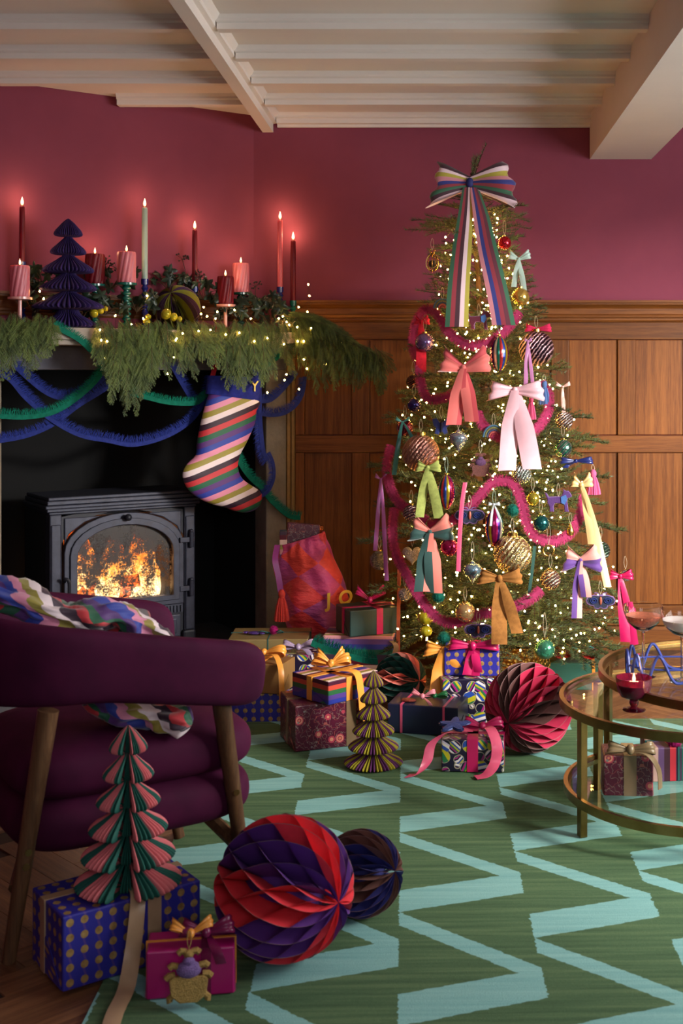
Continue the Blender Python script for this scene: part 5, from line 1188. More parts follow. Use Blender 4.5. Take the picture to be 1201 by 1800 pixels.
finial(878, 622, 33, 64, 'many coloured finial ornament hung from a mint ribbon at the top', ('a', FC)); finial(785, 865, 31, 62, 'many coloured finial ornament below the rose sequinned bauble', ('b', FC[2:] + FC[:2])); finial(869, 927, 33, 68, 'many coloured finial ornament above the gold sequinned bauble', ('c', FC[4:] + FC[:4]))
# olive hourglass
p = OT(749, 1092, .04); t = thing('hourglass_ornament', 'olive ribbed double bauble low on the left', 'ornament', p)
for dz, r_ in ((.014, .031), (-.036, .024)): part('lobe', OLV, t, lambda b: b.lathe([(max(.0005, r_ * math.sin(math.pi * i / 12)), dz - r_ * .85 * math.cos(math.pi * i / 12)) for i in range(13)], 36, star=lambda k, z_: 1 - .06 * (k % 4 == 0)), smooth=True, ang=180)
hang(t, .04, .04)
# gold filigree top left, gold ring, gold pear
t = ornament('filigree_ornament', 'gold wire pomegranate ornament on the top left branch', 'ornament', 760, 462)
part('wire_cage', CAPG, t, lambda b: [b.tube([(.024 * math.sin(u_) * math.cos(a), .024 * math.sin(u_) * math.sin(a), -.034 * math.cos(u_)) for u_ in [math.pi * i / 12 for i in range(13)]], .0018, 5) for a in [math.pi * j / 4 for j in range(8)]], smooth=True)
part('crown', CAPG, t, lambda b: [b.tube([(.004 * math.cos(a), .004 * math.sin(a), .034), (.014 * math.cos(a), .014 * math.sin(a), .052)], [.003, .001], 5) for a in [math.pi * j / 3 for j in range(6)]]); part('inner_ball', mt('dark_bead', (50, 40, 40), .3, .5), t, lambda b: b.sphere((0, 0, -.004), .016)); hang(t, .05, .05)
t = ornament('ring_ornament', 'gold ring ornament inside the right garland loop', 'ornament', 965, 968, .05); part('ring', CAPG, t, lambda b: b.tube([(.02 * math.cos(a), 0, .02 * math.sin(a)) for a in [2 * math.pi * i / 24 for i in range(24)]], .0025, 6, closed=True), smooth=True); hang(t, .02, .09)
t = ornament('pear_ornament', 'tiny gold pear ornament on the right garland', 'ornament', 1003, 932, .06); part('pear_body', CAPG, t, lambda b: b.lathe([(.001, -.022), (.012, -.016), (.0145, -.006), (.010, .008), (.005, .018), (.003, .024), (0, .024)], 16), smooth=True); hang(t, .024, .04)
# heart
t = ornament('heart_ornament', 'silver sequinned heart left of the green and coral bow', 'ornament', 725, 975, .02)
def heart(b):
    pts = [(.034 * math.sin(a) ** 3 * 1.1, .034 * (13 * math.cos(a) - 5 * math.cos(2 * a) - 2 * math.cos(3 * a) - math.cos(4 * a)) / 14) for a in [2 * math.pi * i / 36 for i in range(36)]]
    i0 = len(b.v); fr = b.add((0, -.016, .002)); bk = b.add((0, .016, .002)); ring_ = [b.add((x, 0, z_)) for x, z_ in pts]; mid = [b.add((x * .75, -.013, z_ * .75)) for x, z_ in pts]; mid2 = [b.add((x * .75, .013, z_ * .75)) for x, z_ in pts]
    for i in range(36):
        j = (i + 1) % 36; b.face((ring_[i], mid[i], mid[j], ring_[j])); b.face((mid[i], fr, mid[j])); b.face((ring_[j], mid2[j], mid2[i], ring_[i])); b.face((mid2[j], bk, mid2[i]))
part('padded_heart', mt('silver_sequins', (176, 168, 160), .3, .7, .6, 300, 1, 400, .004), t, heart, smooth=True); hang(t, .03, .05)
# pompoms
for (px, py, lab) in ((902, 897, 'green pompom under the garland peak'), (771, 1048, 'green pompom below the green and coral bow'), (781, 1121, 'lowest green pompom at the bottom left of the tree')):
    t = ornament('pompom_ornament', lab, 'pompom', px, py, .045, 'green pompoms'); inst('pompom', pom_grn, t); hang(t, .024, .05, G_POM)
# tassels
for (px, py, ln, r_, m, lab) in ((957, 672, .085, .026, mt('blue_tassel', (70, 100, 150), .8, sheen=.5), 'blue silk tassel beside the pale pink bow'), (1043, 830, .085, .03, mt('pink_tassel', (190, 84, 130), .8, sheen=.5), 'pink silk tassel beside the cream ribbon'), (934, 700, .08, .02, mt('rose_tassel', (186, 70, 110), .8, sheen=.5), 'rose tassel behind the pale pink bow')):
    t = ornament('tassel_ornament', lab, 'tassel', px, py, .06, 'silk tassels'); tassel(t, ln, r_, m); hang(t, 0, .03)
# beaded flat ornaments
t = ornament('beetle_ornament', 'brown beaded beetle in the middle of the tree', 'ornament', 845, 818, .05); beetle(t, .082, BB, mt('plum_beads', (96, 60, 100), .4, .3, .4, 500, 1, 600, .003), BB); hang(t, .044, .05)
def moth(px, py, wpx, label):
    p = OT(px, py, .06); s = wpx / 2 * p.y / FPX; t = thing('moth_ornament', label, 'ornament', p, group='beaded moths')
    half = [(0, .34), (.12, .30), (.45, .34), (.85, .22), (1.0, .0), (.92, -.22), (.66, -.34), (.5, -.34), (.42, -.52), (.2, -.58), (0, -.46)]
    poly = [(x * s, z_ * s) for x, z_ in half] + [(-x * s, z_ * s) for x, z_ in reversed(half[1:-1])]
    part('wings', KB, t, lambda b: b.prism(list(reversed(poly)), -.004, .004), bevel=.0015)
    part('beaded_rim', LB, t, lambda b: b.tube([(x, -.001, z_) for x, z_ in poly], .0032, 5, closed=True), smooth=True)
    part('abdomen', mt('coral_beads', (170, 90, 70), .4, .3, .4, 400), t, lambda b: b.sphere((0, -.005, -.02 * s), .2 * s, 10, 8, sq=(.5, .4, 1.5)), smooth=True)
    for sx in (-1, 1): part('wing_marking', BLB, t, lambda b: [b.tube([(sx * (.5 + q * math.cos(a)) * s, -.006, (-.02 + q * .8 * math.sin(a)) * s) for a in [2 * math.pi * i / 16 for i in range(16)]], .0022, 4, closed=True) for q in (.12, .24)], smooth=True)
    for sx in (-1, 1): part('antenna', LB, t, lambda b: b.tube(spline([(sx * .05 * s, 0, .3 * s), (sx * .2 * s, 0, .48 * s), (sx * .45 * s, 0, .5 * s)], 5), .0022, 5))
    hang(t, .4 * s, .05)
moth(826, 905, 52, 'dark beaded moth in the centre of the tree'); moth(1056, 1055, 50, 'dark beaded moth at the lower right of the tree'); moth(841, 1106, 48, 'dark beaded moth under the lowest pink garland')
t = ornament('butterfly_ornament', 'blue beaded butterfly on the left above the finial', 'ornament', 776, 750, .05)
part('wings', BLB, t, lambda b: b.prism([(x * .036, z_ * .036) for x, z_ in ((0, .2), (.5, .9), (.95, .8), (.8, .1), (.55, -.1), (.7, -.7), (.3, -.85), (0, -.3), (-.3, -.85), (-.7, -.7), (-.55, -.1), (-.8, .1), (-.95, .8), (-.5, .9))], -.004, .004), bevel=.0015); part('abdomen', KB, t, lambda b: b.sphere((0, -.004, 0), .016, 8, 8, sq=(.35, .4, 1.4))); hang(t, .03, .05)
def dog(px, py, wpx, label, m=VB2):
    p = OT(px, py, .06); s = wpx / 100 * p.y / FPX * 1.0; t = thing('dog_ornament', label, 'ornament', p, group='beaded dogs')
    poly = [(-46, 18), (-50, 30), (-44, 26), (-36, 12), (8, 14), (16, 26), (18, 42), (26, 34), (36, 34), (44, 24), (48, 16), (32, 10), (30, -4), (34, -34), (38, -40), (24, -40), (20, -12), (2, -8), (-14, -8), (-20, -20), (-18, -40), (-32, -40), (-32, -22), (-40, -8), (-40, 6)]
    P = [(x * s, z_ * s) for x, z_ in poly]
    part('body', m, t, lambda b: b.prism(list(reversed(P)), -.005, .005), bevel=.0015); part('beaded_rim', LB, t, lambda b: b.tube([(x, 0, z_) for x, z_ in P], .0022, 5, closed=True))
    part('scarf', mt('azure_beads', (70, 110, 170), .4, .3, .4, 400), t, lambda b: b.prism([(x * s, z_ * s) for x, z_ in ((8, 14), (10, -8), (22, -14), (32, 6), (26, 22))], -.008, -.004)); hang(t, 14 * s, .05)
dog(842, 562, 42, 'burgundy beaded dog with a blue scarf under the topper', mt('burgundy_bead_cloth', (96, 20, 44), .5, .2, .3, 400)); dog(982, 880, 48, 'purple beaded dog with a blue scarf on the right')
def rainbow(px, py, wpx, label, inner=(150, 40, 60)):
    p = OT(px, py, .05); s = wpx / 2 * p.y / FPX; t = thing('rainbow_ornament', label, 'ornament', p, group='beaded rainbows')
    for i, c in enumerate(((70, 110, 140), (120, 120, 70), (60, 80, 110), (190, 90, 80), inner)):
        q = s * (1 - .19 * i); part('arch', mt('bead_%d_%d_%d' % c, c, .4, .3, .4, 400, 1, 500, .003), t, lambda b: b.tube([(q * math.cos(a), 0, q * math.sin(a) * 1.1) for a in [math.pi * j / 16 for j in range(17)]], s * .095, 6), smooth=True)
    hang(t, s, .05)
rainbow(778, 542, 30, 'small beaded rainbow at the upper left of the topper ribbon'); rainbow(868, 768, 36, 'beaded rainbow left of the pale pink bow')
# ---- tree bows and ribbons
def tbow(px, py, L, w, m, tails, label, up=.25, knot=.016, push=.095, m2=None, droop=0):
    t = thing('ribbon_bow', label, 'bow', OT(px, py, push), group='bows on the tree'); k = OT(px, py, push).y / FPX
    bow_parts(t, L * k, w * k, m, [(dx * k, ln * k, tw * k) for dx, ln, tw in tails], up, knot, mt2=m2, droop=droop, slope=.27); return t
def vstripe(name, cols, rough=.7): return stripes(name, 1.0, 0, 'UV', cols, rough, 0, 0., .5)
S2 = vstripe('topper_stripe', [(40, 92, 64), (150, 40, 56), (60, 14, 34), (230, 200, 206), (170, 156, 50)])
S3 = vstripe('topper_stripe_b', [(206, 130, 140), (36, 44, 124), (140, 34, 52), (90, 20, 44), (40, 96, 66)])
t = thing('topper_bow', 'large striped velvet bow with long tails on top of the tree', 'bow', OT(826, 322, .09)); k = t.location.y / FPX
bow_parts(t, 68 * k, 76 * k, vstripe('topper_stripe_c', [(224, 190, 200), (60, 14, 34), (40, 92, 64), (150, 40, 56), (36, 44, 124), (206, 130, 140), (170, 156, 50), (230, 200, 206), (60, 14, 34)]), (), .04, .020, droop=.10, mt2=mt('topper_knot', (34, 40, 104), .7), pleat=.06); 
def ttail(xs, m):
    b = MB(); P = [OT(x, y, .10) - t.location for x, y, w in xs]; Pz = spline(P, 5); W_ = [xs[0][2]] ; ww = []
    for i in range(len(Pz)):
        f = i / (len(Pz) - 1) * (len(xs) - 1); j = min(int(f), len(xs) - 2); ww.append((xs[j][2] + (xs[j + 1][2] - xs[j][2]) * (f - j)) * k)
    b.strip(Pz, ww, [(1, .12 * math.sin(i * .5), 0) for i in range(len(Pz))], 0, .0016, 8, .05); b.build('bow_tail', m, t, smooth=True, ang=60)
ttail([(822, 330, 16), (818, 380, 26), (812, 440, 34), (806, 510, 38), (803, 575, 40)], S2); ttail([(834, 330, 14), (846, 380, 28), (858, 440, 34), (874, 510, 38), (886, 572, 40)], S3)
tbow(815, 648, 40, 44, vstripe('coral_velvet_stripe', [(206, 96, 90), (206, 96, 90), (176, 52, 60)]), [(-18, 98, 26), (14, 92, 24)], 'coral two tone velvet bow at the upper left', .45, .014)
tbow(905, 686, 46, 34, satin('blush_pink', (226, 176, 186)), [(-16, 138, 30), (28, 136, 32)], 'pale pink satin bow with long tails on the right', -.02, .013)
tbow(756, 936, 34, 46, vstripe('green_coral_stripe', [(16, 62, 58), (214, 118, 104)]), [(-12, 98, 30), (8, 100, 28)], 'dark green and coral striped bow at the lower left', .30, .012, .08)
tbow(1020, 985, 30, 46, vstripe('purple_peach_stripe', [(86, 44, 126), (222, 150, 140)]), [(-10, 95, 18), (8, 60, 18)], 'purple and peach striped bow at the lower right', .15, .010)
tbow(878, 1016, 36, 26, velvet('tan_velvet', (146, 96, 46)), [(-2, 108, 26), (30, 92, 20)], 'tan velvet bow low in the centre', .12, .014, .09)
tbow(752, 822, 20, 20, velvet('lime_velvet', (150, 158, 84)), [(-14, 84, 15), (20, 86, 17)], 'lime velvet bow below the rose sequinned bauble', .15, .010, .09)
tbow(912, 456, 18, 16, satin('mint_satin', (176, 200, 190)), [(8, 56, 9), (-10, 50, 9)], 'small mint bow at the upper right', .5, .007)
tbow(945, 579, 22, 14, velvet('cerise_velvet', (186, 36, 76)), [], 'small cerise bow on the dark sequinned bauble', .12, .007)
tbow(741, 566, 12, 16, velvet('scarlet_velvet', (190, 30, 50)), [(0, 88, 17)], 'scarlet velvet ribbon bow at the upper left', .3, .009)
tbow(1022, 852, 16, 24, satin('cream_satin', (222, 188, 130)), [(14, 100, 12), (40, 172, 13)], 'cream satin bow with long trailing tails on the right', .6, .010, .08)
tbow(1012, 810, 28, 12, satin('navy_satin', (30, 40, 100)), [(-20, 12, 10)], 'navy ribbon bow on the right edge above the cream bow', .05, .008)
tbow(1090, 1012, 20, 18, S_MAG, [(4, 108, 17), (22, 130, 14)], 'magenta satin bow with hanging tails at the right edge', .15, .009, .05)
tbow(779, 1140, 32, 26, S_ORG, [(-14, 78, 22), (30, 42, 20)], 'orange satin bow at the bottom left of the tree', .05, .010, .12)
tbow(670, 842, 10, 7, satin('lavender_satin', (160, 90, 160)), [(-8, 120, 7), (12, 170, 7)], 'thin lavender ribbon bow at the far left tip', .7, .005)
tbow(708, 742, 12, 6, satin('jade_satin', (60, 120, 110)), [(-14, 90, 8), (24, 40, 6)], 'thin jade ribbon bow on the left edge', .6, .005)
tbow(989, 680, 12, 7, satin('shell_satin', (220, 180, 170)), [(0, 46, 6)], 'thin shell pink ribbon bow on the right edge', .5, .005)
tbow(868, 886, 10, 6, satin('white_satin', (190, 196, 200)), [(-6, 36, 4), (12, 30, 4)], 'thin white ribbon bow on the central finial', .1, .005, .09)
tbow(928, 600, 6, 6, satin('orchid_satin', (176, 116, 160)), [(-6, 80, 7), (8, 100, 6)], 'thin orchid ribbon hanging below the dark sequinned bauble', .6, .004)
o_ = [OT(818, 848, .09), OT(812, 890, .09), OT(808, 950, .09), OT(806, 1005, .09)]
ribbon(None, o_, .016, (1, .2, 0), satin('rose_ribbon', (190, 60, 100)), 'hanging_ribbon', label='rose ribbon hanging straight down left of the central moth')
ribbon(None, [BP(702, 1000, 4.74), BP(701, 1060, 4.73), BP(700, 1150, 4.72)], .014, (1, .1, 0), mt('rust_velvet', (140, 64, 40), .8), 'hanging_ribbon', label='rust velvet ribbon hanging straight at the lower left')
ribbon(None, [OT(940, 960, .03), OT(936, 1000, .03), OT(930, 1045, .03)], .012, (1, .1, 0), mt('forest_velvet', (20, 64, 56), .8), 'hanging_ribbon', label='forest green ribbon hanging right of the gold sequinned bauble')
# ---- pink fringed garland, in the lengths one sees
PK = ('rose_trim', (144, 42, 80))
def tg(lst, label, seed, side=-1): return fringe_trim('fringed_garland', [OT(x, y, .05) for x, y in lst], .016, .018, PK, label, side, seed, 'rose fringed garlands', dens=.0010, both=True, cat='garland', fuzz=1.6, nsp=8)
tg([(738, 640), (726, 610), (730, 570), (748, 543), (768, 552), (790, 585), (820, 606), (855, 604), (888, 582), (914, 548)], 'highest rose fringed garland across the tree under the topper', 31)
tg([(738, 640), (740, 672), (752, 700), (778, 700), (800, 690)], 'short rose fringed garland at the upper left beside the coral bow', 32)
tg([(838, 722), (850, 748), (880, 770), (915, 772), (945, 752), (964, 722), (964, 692), (950, 672)], 'rose fringed garland curling round the pale pink bow', 33)
tg([(688, 782), (680, 815), (684, 850), (700, 882), (726, 900), (750, 916)], 'rose fringed garland down the left edge of the tree', 34)
tg([(752, 922), (790, 916), (818, 900), (846, 868), (872, 845), (902, 850), (918, 884), (926, 920), (946, 946), (982, 950), (1008, 930), (1022, 898), (1026, 868)], 'long rose fringed garland waving across the middle of the tree', 35)
tg([(694, 892), (690, 930), (696, 972), (716, 1012), (740, 1052), (766, 1084), (800, 1094), (840, 1080), (888, 1072), (930, 1054), (952, 1036)], 'lowest rose fringed garland across the tree', 36)
# ---- tree lights
tl = thing('string_lights', 'warm string lights wound through the fir tree', 'string lights', (0, 0, 0)); rl = random.Random(77); wpts = []
turns = 15; cnt = 0; N_ = 310; front = []
for i in range(N_ * 2):
    f = i / (N_ * 2); zz = .16 + 1.78 * (1 - (1 - f) ** 1.45); 
    a = 2 * math.pi * turns * f; r_ = rt(zz) * .80
    wpts.append(Vector((axx(zz) + r_ * math.cos(a), TY + r_ * math.sin(a), zz)))
bn = 0
for i in range(680):
    f = (i * 263 % 680 + rl.random()) / 680; zz = .19 + 1.70 * f ** 1.3; a = -math.pi / 2 + rl.gauss(0, .95); fr = rl.uniform(.50, 1.0) if rl.random() < .8 else rl.uniform(.2, .6)
    if math.sin(a) > .25: continue
    p = Vector((axx(zz) + rt(zz) * fr * math.cos(a), TY + rt(zz) * fr * math.sin(a), zz + rl.uniform(-.02, .02)))
    if bn < 300: inst('bulb', bulb_me, tl, p, (rl.uniform(-1, 1), rl.uniform(-1, 1), 0)); bn += 1
    else: front.append(p)
if front:
    fb = MB()
    for p in front: fb.sphere(p, .0036, 6, 5)
    o = fb.build('bulb', BULB, tl); o['kind'] = 'stuff'
part('wire', mt('green_wire', (24, 34, 22), .6), tl, lambda b: b.tube(wpts, .0011, 4, caps=False))
# ================================================================== ARMCHAIR
PV = NT('plum_velvet'); n_ = PV.noise(PV.coord(), 14, 4); PV.sset('Base Color', PV.ramp(n_, [(.3, lin((60, 12, 42))), (.7, lin((74, 16, 50)))])); PV.sset('Roughness', .75); PV.sset('Sheen Weight', .06); PV.sset('Specular IOR Level', .15); PV.b.inputs['Sheen Tint'].default_value = lin((190, 80, 130)); PV.b.inputs['Sheen Roughness'].default_value = .35; PV.bump(PV.noise(PV.coord(), 400, 2), .15, .001); PV = PV.mat
WLEG = oak('chair_oak', (60, 40, 28), (90, 62, 42), (116, 84, 56), 'z', .4); BRASS = metal('brass', (150, 118, 70), .3, .12)
CA = R(33); ch = thing('armchair', 'plum velvet tub armchair with round wooden legs', 'armchair', (-.795, 2.926, 0), CA)
def shell(b):
    plan = []
    for i in range(9): plan.append((.285 - .40 * i / 8, -.275 - .010 * math.sin(math.pi * i / 8)))
    for i in range(1, 16):
        a = -math.pi / 2 - math.pi * i / 16; plan.append((-.115 + .25 * math.cos(a) * 1.0, .275 * math.sin(a)))
    for i in range(9): plan.append((-.115 + .40 * i / 8, .275 + .010 * math.sin(math.pi * i / 8)))
    n = len(plan); rows = []
    for i, (x, y) in enumerate(plan):
        a = Vector(plan[max(0, i - 1)]); c = Vector(plan[min(n - 1, i + 1)]); d = (c - a).normalized(); nr = Vector((d.y, -d.x)); nr = nr if nr.dot(Vector((x + .1, y))) > 0 else -nr
        zt = .638 + .185 * max(0, .20 - x); zb_ = .475 + .06 * max(0, min(1, (.25 - x) / .35)); zt = min(zt, .80)
        e_ = min(i, n - 1 - i)
        if e_ == 0: zt -= .034; zb_ += .014
        elif e_ == 1: zt -= .006
        th = .030 if e_ else .024; row = []
        hgt = zt - zb_
        for (o, f) in ((-1, .12), (-1, .5), (-1, .86), (-.55, .985), (0, 1.0), (.55, .985), (1, .86), (1, .5), (1, .12), (.5, 0), (-.5, 0)):
            row.append(b.add((x + nr.x * o * th + nr.x * .018 * f, y + nr.y * o * th + nr.y * .018 * f, zb_ + hgt * f)))
        rows.append(row)
    m = len(rows[0])
    for i in range(n - 1):
        for k in range(m): b.face((rows[i][k], rows[i + 1][k], rows[i + 1][(k + 1) % m], rows[i][(k + 1) % m]))
    b.face(list(reversed(rows[0]))) if False else b.face(rows[0]); b.face(list(reversed(rows[-1])))
part('back_and_arms', PV, ch, shell, smooth=True, ang=180, sub=2)
def puff(b, x0, x1, y0, y1, z0, z1, p=5., crown=.0, n=28):
    cx_, cy_, cz_ = (x0 + x1) / 2, (y0 + y1) / 2, (z0 + z1) / 2; rows = []
    def se(v, e): return math.copysign(abs(v) ** e, v)
    for i in range(n // 2 + 1):
        th = -math.pi / 2 + math.pi * i / (n // 2); row = []
        for k in range(n):
            ph = 2 * math.pi * k / n; ct = se(math.cos(th), .42); x = ct * se(math.cos(ph), .38); y = ct * se(math.sin(ph), .38); z_ = se(math.sin(th), .7)
            row.append(b.add((cx_ + x * (x1 - x0) / 2, cy_ + y * (y1 - y0) / 2, cz_ + z_ * (z1 - z0) / 2 + crown * (1 - x * x) * (1 - y * y) * (z_ > 0))))
        rows.append(row)
    for i in range(n // 2):
        for k in range(n): b.face((rows[i][k], rows[i][(k + 1) % n], rows[i + 1][(k + 1) % n], rows[i + 1][k]))
part('seat_cushion', PV, ch, lambda b: puff(b, -.26, .315, -.243, .243, .30, .435, crown=.015), smooth=True, ang=180, sub=1)
part('seat_base', PV, ch, lambda b: puff(b, -.26, .31, -.243, .243, .185, .325), smooth=True, ang=180, sub=1)
for (tx, ty, fx, fy) in ((-.205, -.262, -.278, -.225), (.180, -.268, .272, -.218), (-.205, .262, -.278, .225), (.180, .268, .272, .218)):
    top = Vector((tx, ty, .53)); ft = Vector((fx, fy, .0 if fx < 0 else ZR)); leg = part('leg', WLEG, ch, lambda b: b.tube([top.lerp(ft, i / 8) for i in range(9)], [.0225 - .008 * i / 8 for i in range(9)], 14), smooth=True)
    for z_ in ((.235, .205) if fx < 0 else (.27,)):
        f = (.53 - z_) / .53; p = top.lerp(ft, f); rr_ = .0225 - .008 * f; sy = -1 if ty < 0 else 1
        part('screw', BRASS, leg, lambda b: b.tube([(p.x, p.y + sy * (rr_ - .002), p.z), (p.x, p.y + sy * (rr_ + .0015), p.z)], .0075, 10))
for x_ in (-.262, .235):
    part('under_rail', WLEG, ch, lambda b: b.tube([(x_, -.225, .15), (x_ * .8, -.12, .21), (x_ * .8, .12, .21), (x_, .225, .15)], .017, 8), smooth=True)
SCF = stripes('scarf_stripe', 1.0, 0, 'UV', STR, .6, 0, 0., .4)
def scarf(b, path, r0, seed, n=44, taper_=1.0):
    P = spline(path, 9); L = len(P); rows = []; up = None; acc = 0
    for i, p in enumerate(P):
        t_ = (P[min(i + 1, L - 1)] - P[max(i - 1, 0)]).normalized(); e1 = t_.cross(Vector((0, 0, 1))).normalized(); e2 = e1.cross(t_); row = []
        if i: acc += (P[i] - P[i - 1]).length
        end = min(1, (i + 2) / 6, (L - i + 1) / 7 * taper_)
        for k in range(n + 1):
            a = 2 * math.pi * k / n; kk = a if k < n else 0
            w = noise.noise((math.cos(kk) * 1.3 + seed, math.sin(kk) * 1.3, acc * 11)); w2 = noise.noise((math.cos(kk) * 2.6, math.sin(kk) * 2.6 + seed, acc * 26))
            rr = r0 * end * (1 + .50 * w + .30 * w2 + .14 * math.sin(5 * kk + 9 * w + acc * 30))
            row.append((b.add(p + e1 * math.cos(kk) * rr * 1.15 + e2 * math.sin(kk) * rr * .85), (k / n * .9 + acc * 4.2 + .16 * w, acc)))
        rows.append(row)
    for i in range(L - 1):
        for k in range(n):
            q = (rows[i][k], rows[i][k + 1], rows[i + 1][k + 1], rows[i + 1][k]); b.face([w[0] for w in q], 0, [w[1] for w in q])
    b.face([w[0] for w in rows[0][:-1]], 0, [w[1] for w in rows[0][:-1]]); b.face([w[0] for w in reversed(rows[-1][:-1])], 0, [w[1] for w in reversed(rows[-1][:-1])])
so = thing('scarf', 'striped silk scarf crumpled over the plum armchair', 'scarf', (-.795, 2.926, 0), CA)
part('draped_fold', SCF, so, lambda b: scarf(b, [(-.40, -.02, .80), (-.33, -.08, .785), (-.26, -.155, .76), (-.19, -.20, .725), (-.12, -.205, .705), (-.05, -.20, .705), (.00, -.185, .68), (.04, -.17, .65), (.06, -.15, .62)], .040, 3.), smooth=True, ang=180)
part('draped_fold', SCF, so, lambda b: scarf(b, [(.03, -.15, .63), (.0, -.13, .56), (-.05, -.12, .50), (-.02, -.15, .475), (.04, -.19, .468), (.09, -.225, .460), (.125, -.24, .445)], .034, 8.), smooth=True, ang=180)
# ================================================================== NESTED GLASS TABLES
def pane_mat():
    k = NT('table_glass'); lw = k.n('ShaderNodeLayerWeight'); lw.inputs[0].default_value = .5; fac = k.m('MULTIPLY_ADD', k.m('POWER', lw.outputs['Facing'], 5.), .42, .03); tr = k.n('ShaderNodeBsdfTransparent'); tr.inputs[0].default_value = (.97, .985, .975, 1); gl = k.n('ShaderNodeBsdfGlossy'); gl.inputs['Roughness'].default_value = .02
    mx = k.n('ShaderNodeMixShader'); k.put(mx.inputs[0], fac); k.put(mx.inputs[1], tr.outputs[0]); k.put(mx.inputs[2], gl.outputs[0]); k.t.links.new(mx.outputs[0], k.t.nodes['Material Output'].inputs['Surface']); return k.mat
PANE = pane_mat()
def ring_t(b, r0, r1, z0, z1): b.lathe([(r0, z0), (r1, z0), (r1, z1), (r0, z1), (r0, z0)], 72, caps=False)
def table(c, Rr, ztop, legs, shelf, label):
    t = thing('glass_table', label, 'coffee table', (c[0], c[1], 0), group='nested round tables')
    for nm, zz, rr in [('top', ztop, Rr)] + ([('shelf', shelf, Rr - .012)] if shelf else []):
        part(nm + '_rim', BRASS, t, lambda b: ring_t(b, rr - .012, rr, zz - .022, zz + .002), smooth=True, ang=30)
        part(nm + '_inner_rim', BRASS, t, lambda b: ring_t(b, rr - .020, rr - .012, zz - .020, zz - .008), smooth=True, ang=30)
        part(nm + '_glass', PANE, t, lambda b: b.lathe([(0.0005, zz - .008), (rr - .0125, zz - .008), (rr - .0125, zz - .001), (0.0005, zz - .001)], 64))
    for (lx, ly) in legs:
        d = Vector((lx - c[0], ly - c[1])); a = math.atan2(d.y, d.x); b = MB(); b.M = Matrix.Translation((d.x, d.y, 0)) @ Matrix.Rotation(a, 4, 'Z'); b.box(-.010, .010, -.012, .012, ZR, ztop - .022); b.build('leg', BRASS, t, bevel=.002)
    return t
A_C, A_R, A_Z = (.70, 3.38), .36, .350; B_C, B_R, B_Z = (.875, 3.46), .415, .405
table(A_C, A_R, A_Z, [(.388, 3.262), (.480, 3.635), (1.03, 3.46), (.80, 3.06)], .112, 'lower round brass and glass table with a glass shelf')
table(B_C, B_R, B_Z, [(.515, 3.675), (1.27, 3.30), (1.02, 3.84)], None, 'taller round brass and glass table overlapping the lower one')
# glassware
GLS = mt('clear_glass', (255, 255, 255), .0, trans=1, ior=1.3); PGL = mt('plum_glass', (120, 24, 56), .04, trans=.9, ior=1.4, var=.0)
def coupe(p, z, r_, hh, liq, label, foot_m=GLS):
    t = thing('coupe_glass', label, 'glass', (p[0], p[1], z), group='coupe glasses')
    bw = hh * .36; z1 = hh - bw
    part('bowl', GLS, t, lambda b: b.lathe([(.0045, z1 - .004), (r_ * .45, z1 + bw * .08), (r_ * .82, z1 + bw * .34), (r_ * .97, z1 + bw * .68), (r_, hh), (r_ - .0016, hh), (r_ * .97 - .0018, z1 + bw * .68), (r_ * .82 - .0018, z1 + bw * .36), (r_ * .43, z1 + bw * .13), (0.0005, z1 + bw * .06)], 36), smooth=True, ang=60)
    part('stem', GLS, t, lambda b: b.lathe([(0.0045, .008), (.0038, .03), (.0036, z1 - .03), (.0048, z1 - .005)], 14), smooth=True)
    part('foot', foot_m, t, lambda b: b.lathe([(.0005, .0006), (.034, .0006), (.035, .002), (.016, .005), (.0048, .010), (.0005, .010)], 32), smooth=True)
    part('drink', liq, t, lambda b: b.lathe([(0.0005, z1 + bw * .075), (r_ * .43, z1 + bw * .15), (r_ * .82 - .002, z1 + bw * .37), (r_ * .93, z1 + bw * .60), (0.0005, z1 + bw * .60)], 32), smooth=True, ang=50); return t
coupe((.572, 3.386), B_Z + .0022, .0535, .198, mt('rose_drink', (236, 128, 100), .3, trans=.15, var=.35, vscale=160), 'coupe glass of coral drink on the taller table')
coupe((.668, 3.33), B_Z + .0022, .058, .196, mt('cloudy_drink', (226, 216, 214), .3, trans=.15), 'coupe glass of cloudy white drink at the right edge')
# wavy blue wire tray
WB = mt('blue_wire', (44, 58, 130), .35, coat=.4); tr_ = thing('wire_tray', 'blue wavy wire tray around the coupe glasses', 'tray', (.665, 3.37, B_Z + .002))
def oval(a): return (.140 * math.copysign(abs(math.cos(a)) ** .7, math.cos(a)), .082 * math.copysign(abs(math.sin(a)) ** .7, math.sin(a)))
part('wavy_rail', WB, tr_, lambda b: b.tube([(oval(a)[0], oval(a)[1], .040 + .036 * math.cos(a * 10 + .4)) for a in [2 * math.pi * i / 220 for i in range(220)]], .0042, 8, closed=True), smooth=True)
part('ring', WB, tr_, lambda b: b.tube([(oval(a)[0] * .97, oval(a)[1] * .97, .040) for a in [2 * math.pi * i / 90 for i in range(90)]], .0026, 7, closed=True), smooth=True)
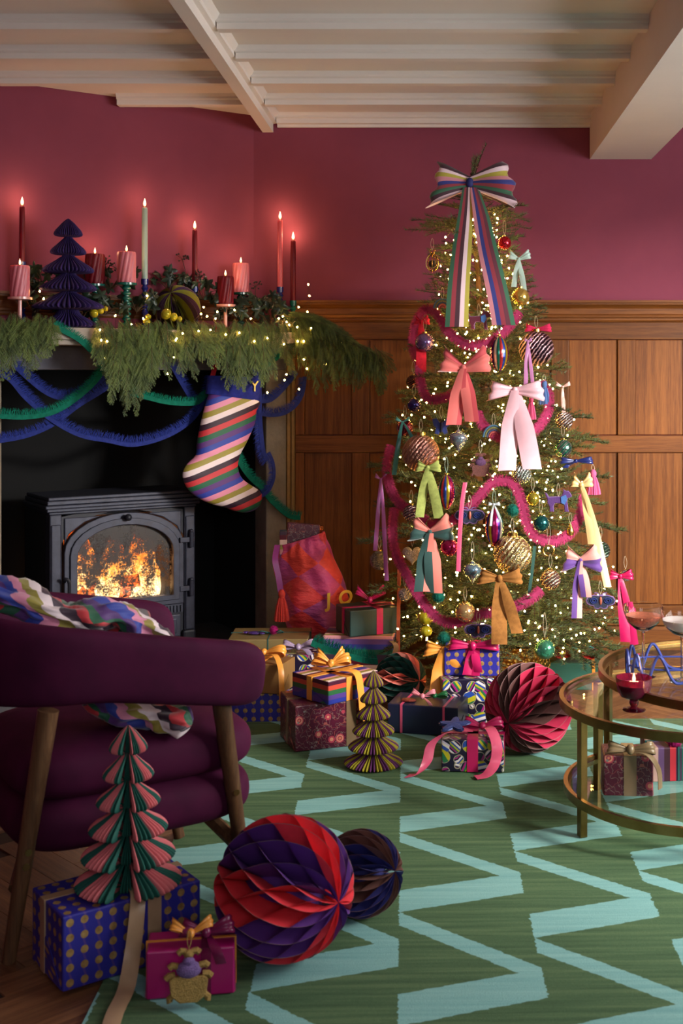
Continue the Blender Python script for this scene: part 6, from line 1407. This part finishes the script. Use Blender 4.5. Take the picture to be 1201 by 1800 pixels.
# footed candle cup
cc = thing('candle_cup', 'plum footed glass cup with a lit pink candle on the lower table', 'candle', (.523, 3.243, A_Z + .0022))
part('foot', PGL, cc, lambda b: b.lathe([(0.0005, .0005), (.03, .0005), (.031, .003), (.014, .006), (.008, .010), (.0125, .018), (.0125, .024), (.008, .03), (.0005, .03)], 28), smooth=True, ang=60)
part('cup', mt('plum_cup_glass', (150, 40, 80), .05, trans=.85, ior=1.35), cc, lambda b: b.lathe([(0.0005, .030), (.02, .031), (.036, .038), (.044, .055), (.047, .075), (.049, .088), (.0465, .088), (.0445, .075), (.0415, .056), (.033, .042), (.0005, .036)], 64, star=lambda k, z: 1 - .02 * (k % 2)), smooth=True, ang=30)
part('wax', wax('cup_wax', (130, 40, 72)), cc, lambda b: b.lathe([(0.0005, .037), (.033, .043), (.0405, .056), (.043, .070), (0.0005, .070)], 32), smooth=True, ang=50)
flame(cc, .070, .026, .25)
# presents on the shelf
zsh = .112 + .001
t = box_thing((.517, 3.33), .132, .11, .108, R(-4), P_FLO, 'floral parcel with a bronze bow on the lower glass shelf', zsh, bands=[('x', .005, S_BRZ, .034)])
bow_parts(t, .062, .032, S_BRZ, (), .1, .014, tilt=R(-25), loc=(.005, -.045, .120)); ribbon(t, [(.01, -.05, .118), (.05, -.07, .118), (.078, -.075, .08), (.082, -.078, .03)], .024, (.5, .8, 0), S_BRZ, 'bow_tail')
SG = stripes('stripe_paper_vertical', .135, 0, rough=.4, axis=0, cols=[(176, 140, 130), (90, 60, 100), (60, 26, 40), (176, 36, 50), (60, 26, 60), (16, 96, 76), (54, 40, 120), (36, 40, 120)], sheen=0, weave=False)
t = box_thing((.665, 3.46), .15, .13, .095, R(6), SG, 'striped parcel with a magenta pompom on the lower glass shelf', zsh, bands=[('x', .0, TEALC, .006), ('y', 0, TEALC, .006)])
inst('pompom', pom_mag, t, (-.008, -.05, .108), sc=(1.25, 1.25, 1.25))
# last small trinkets on the mantel end
OBJ = len(bpy.data.objects)
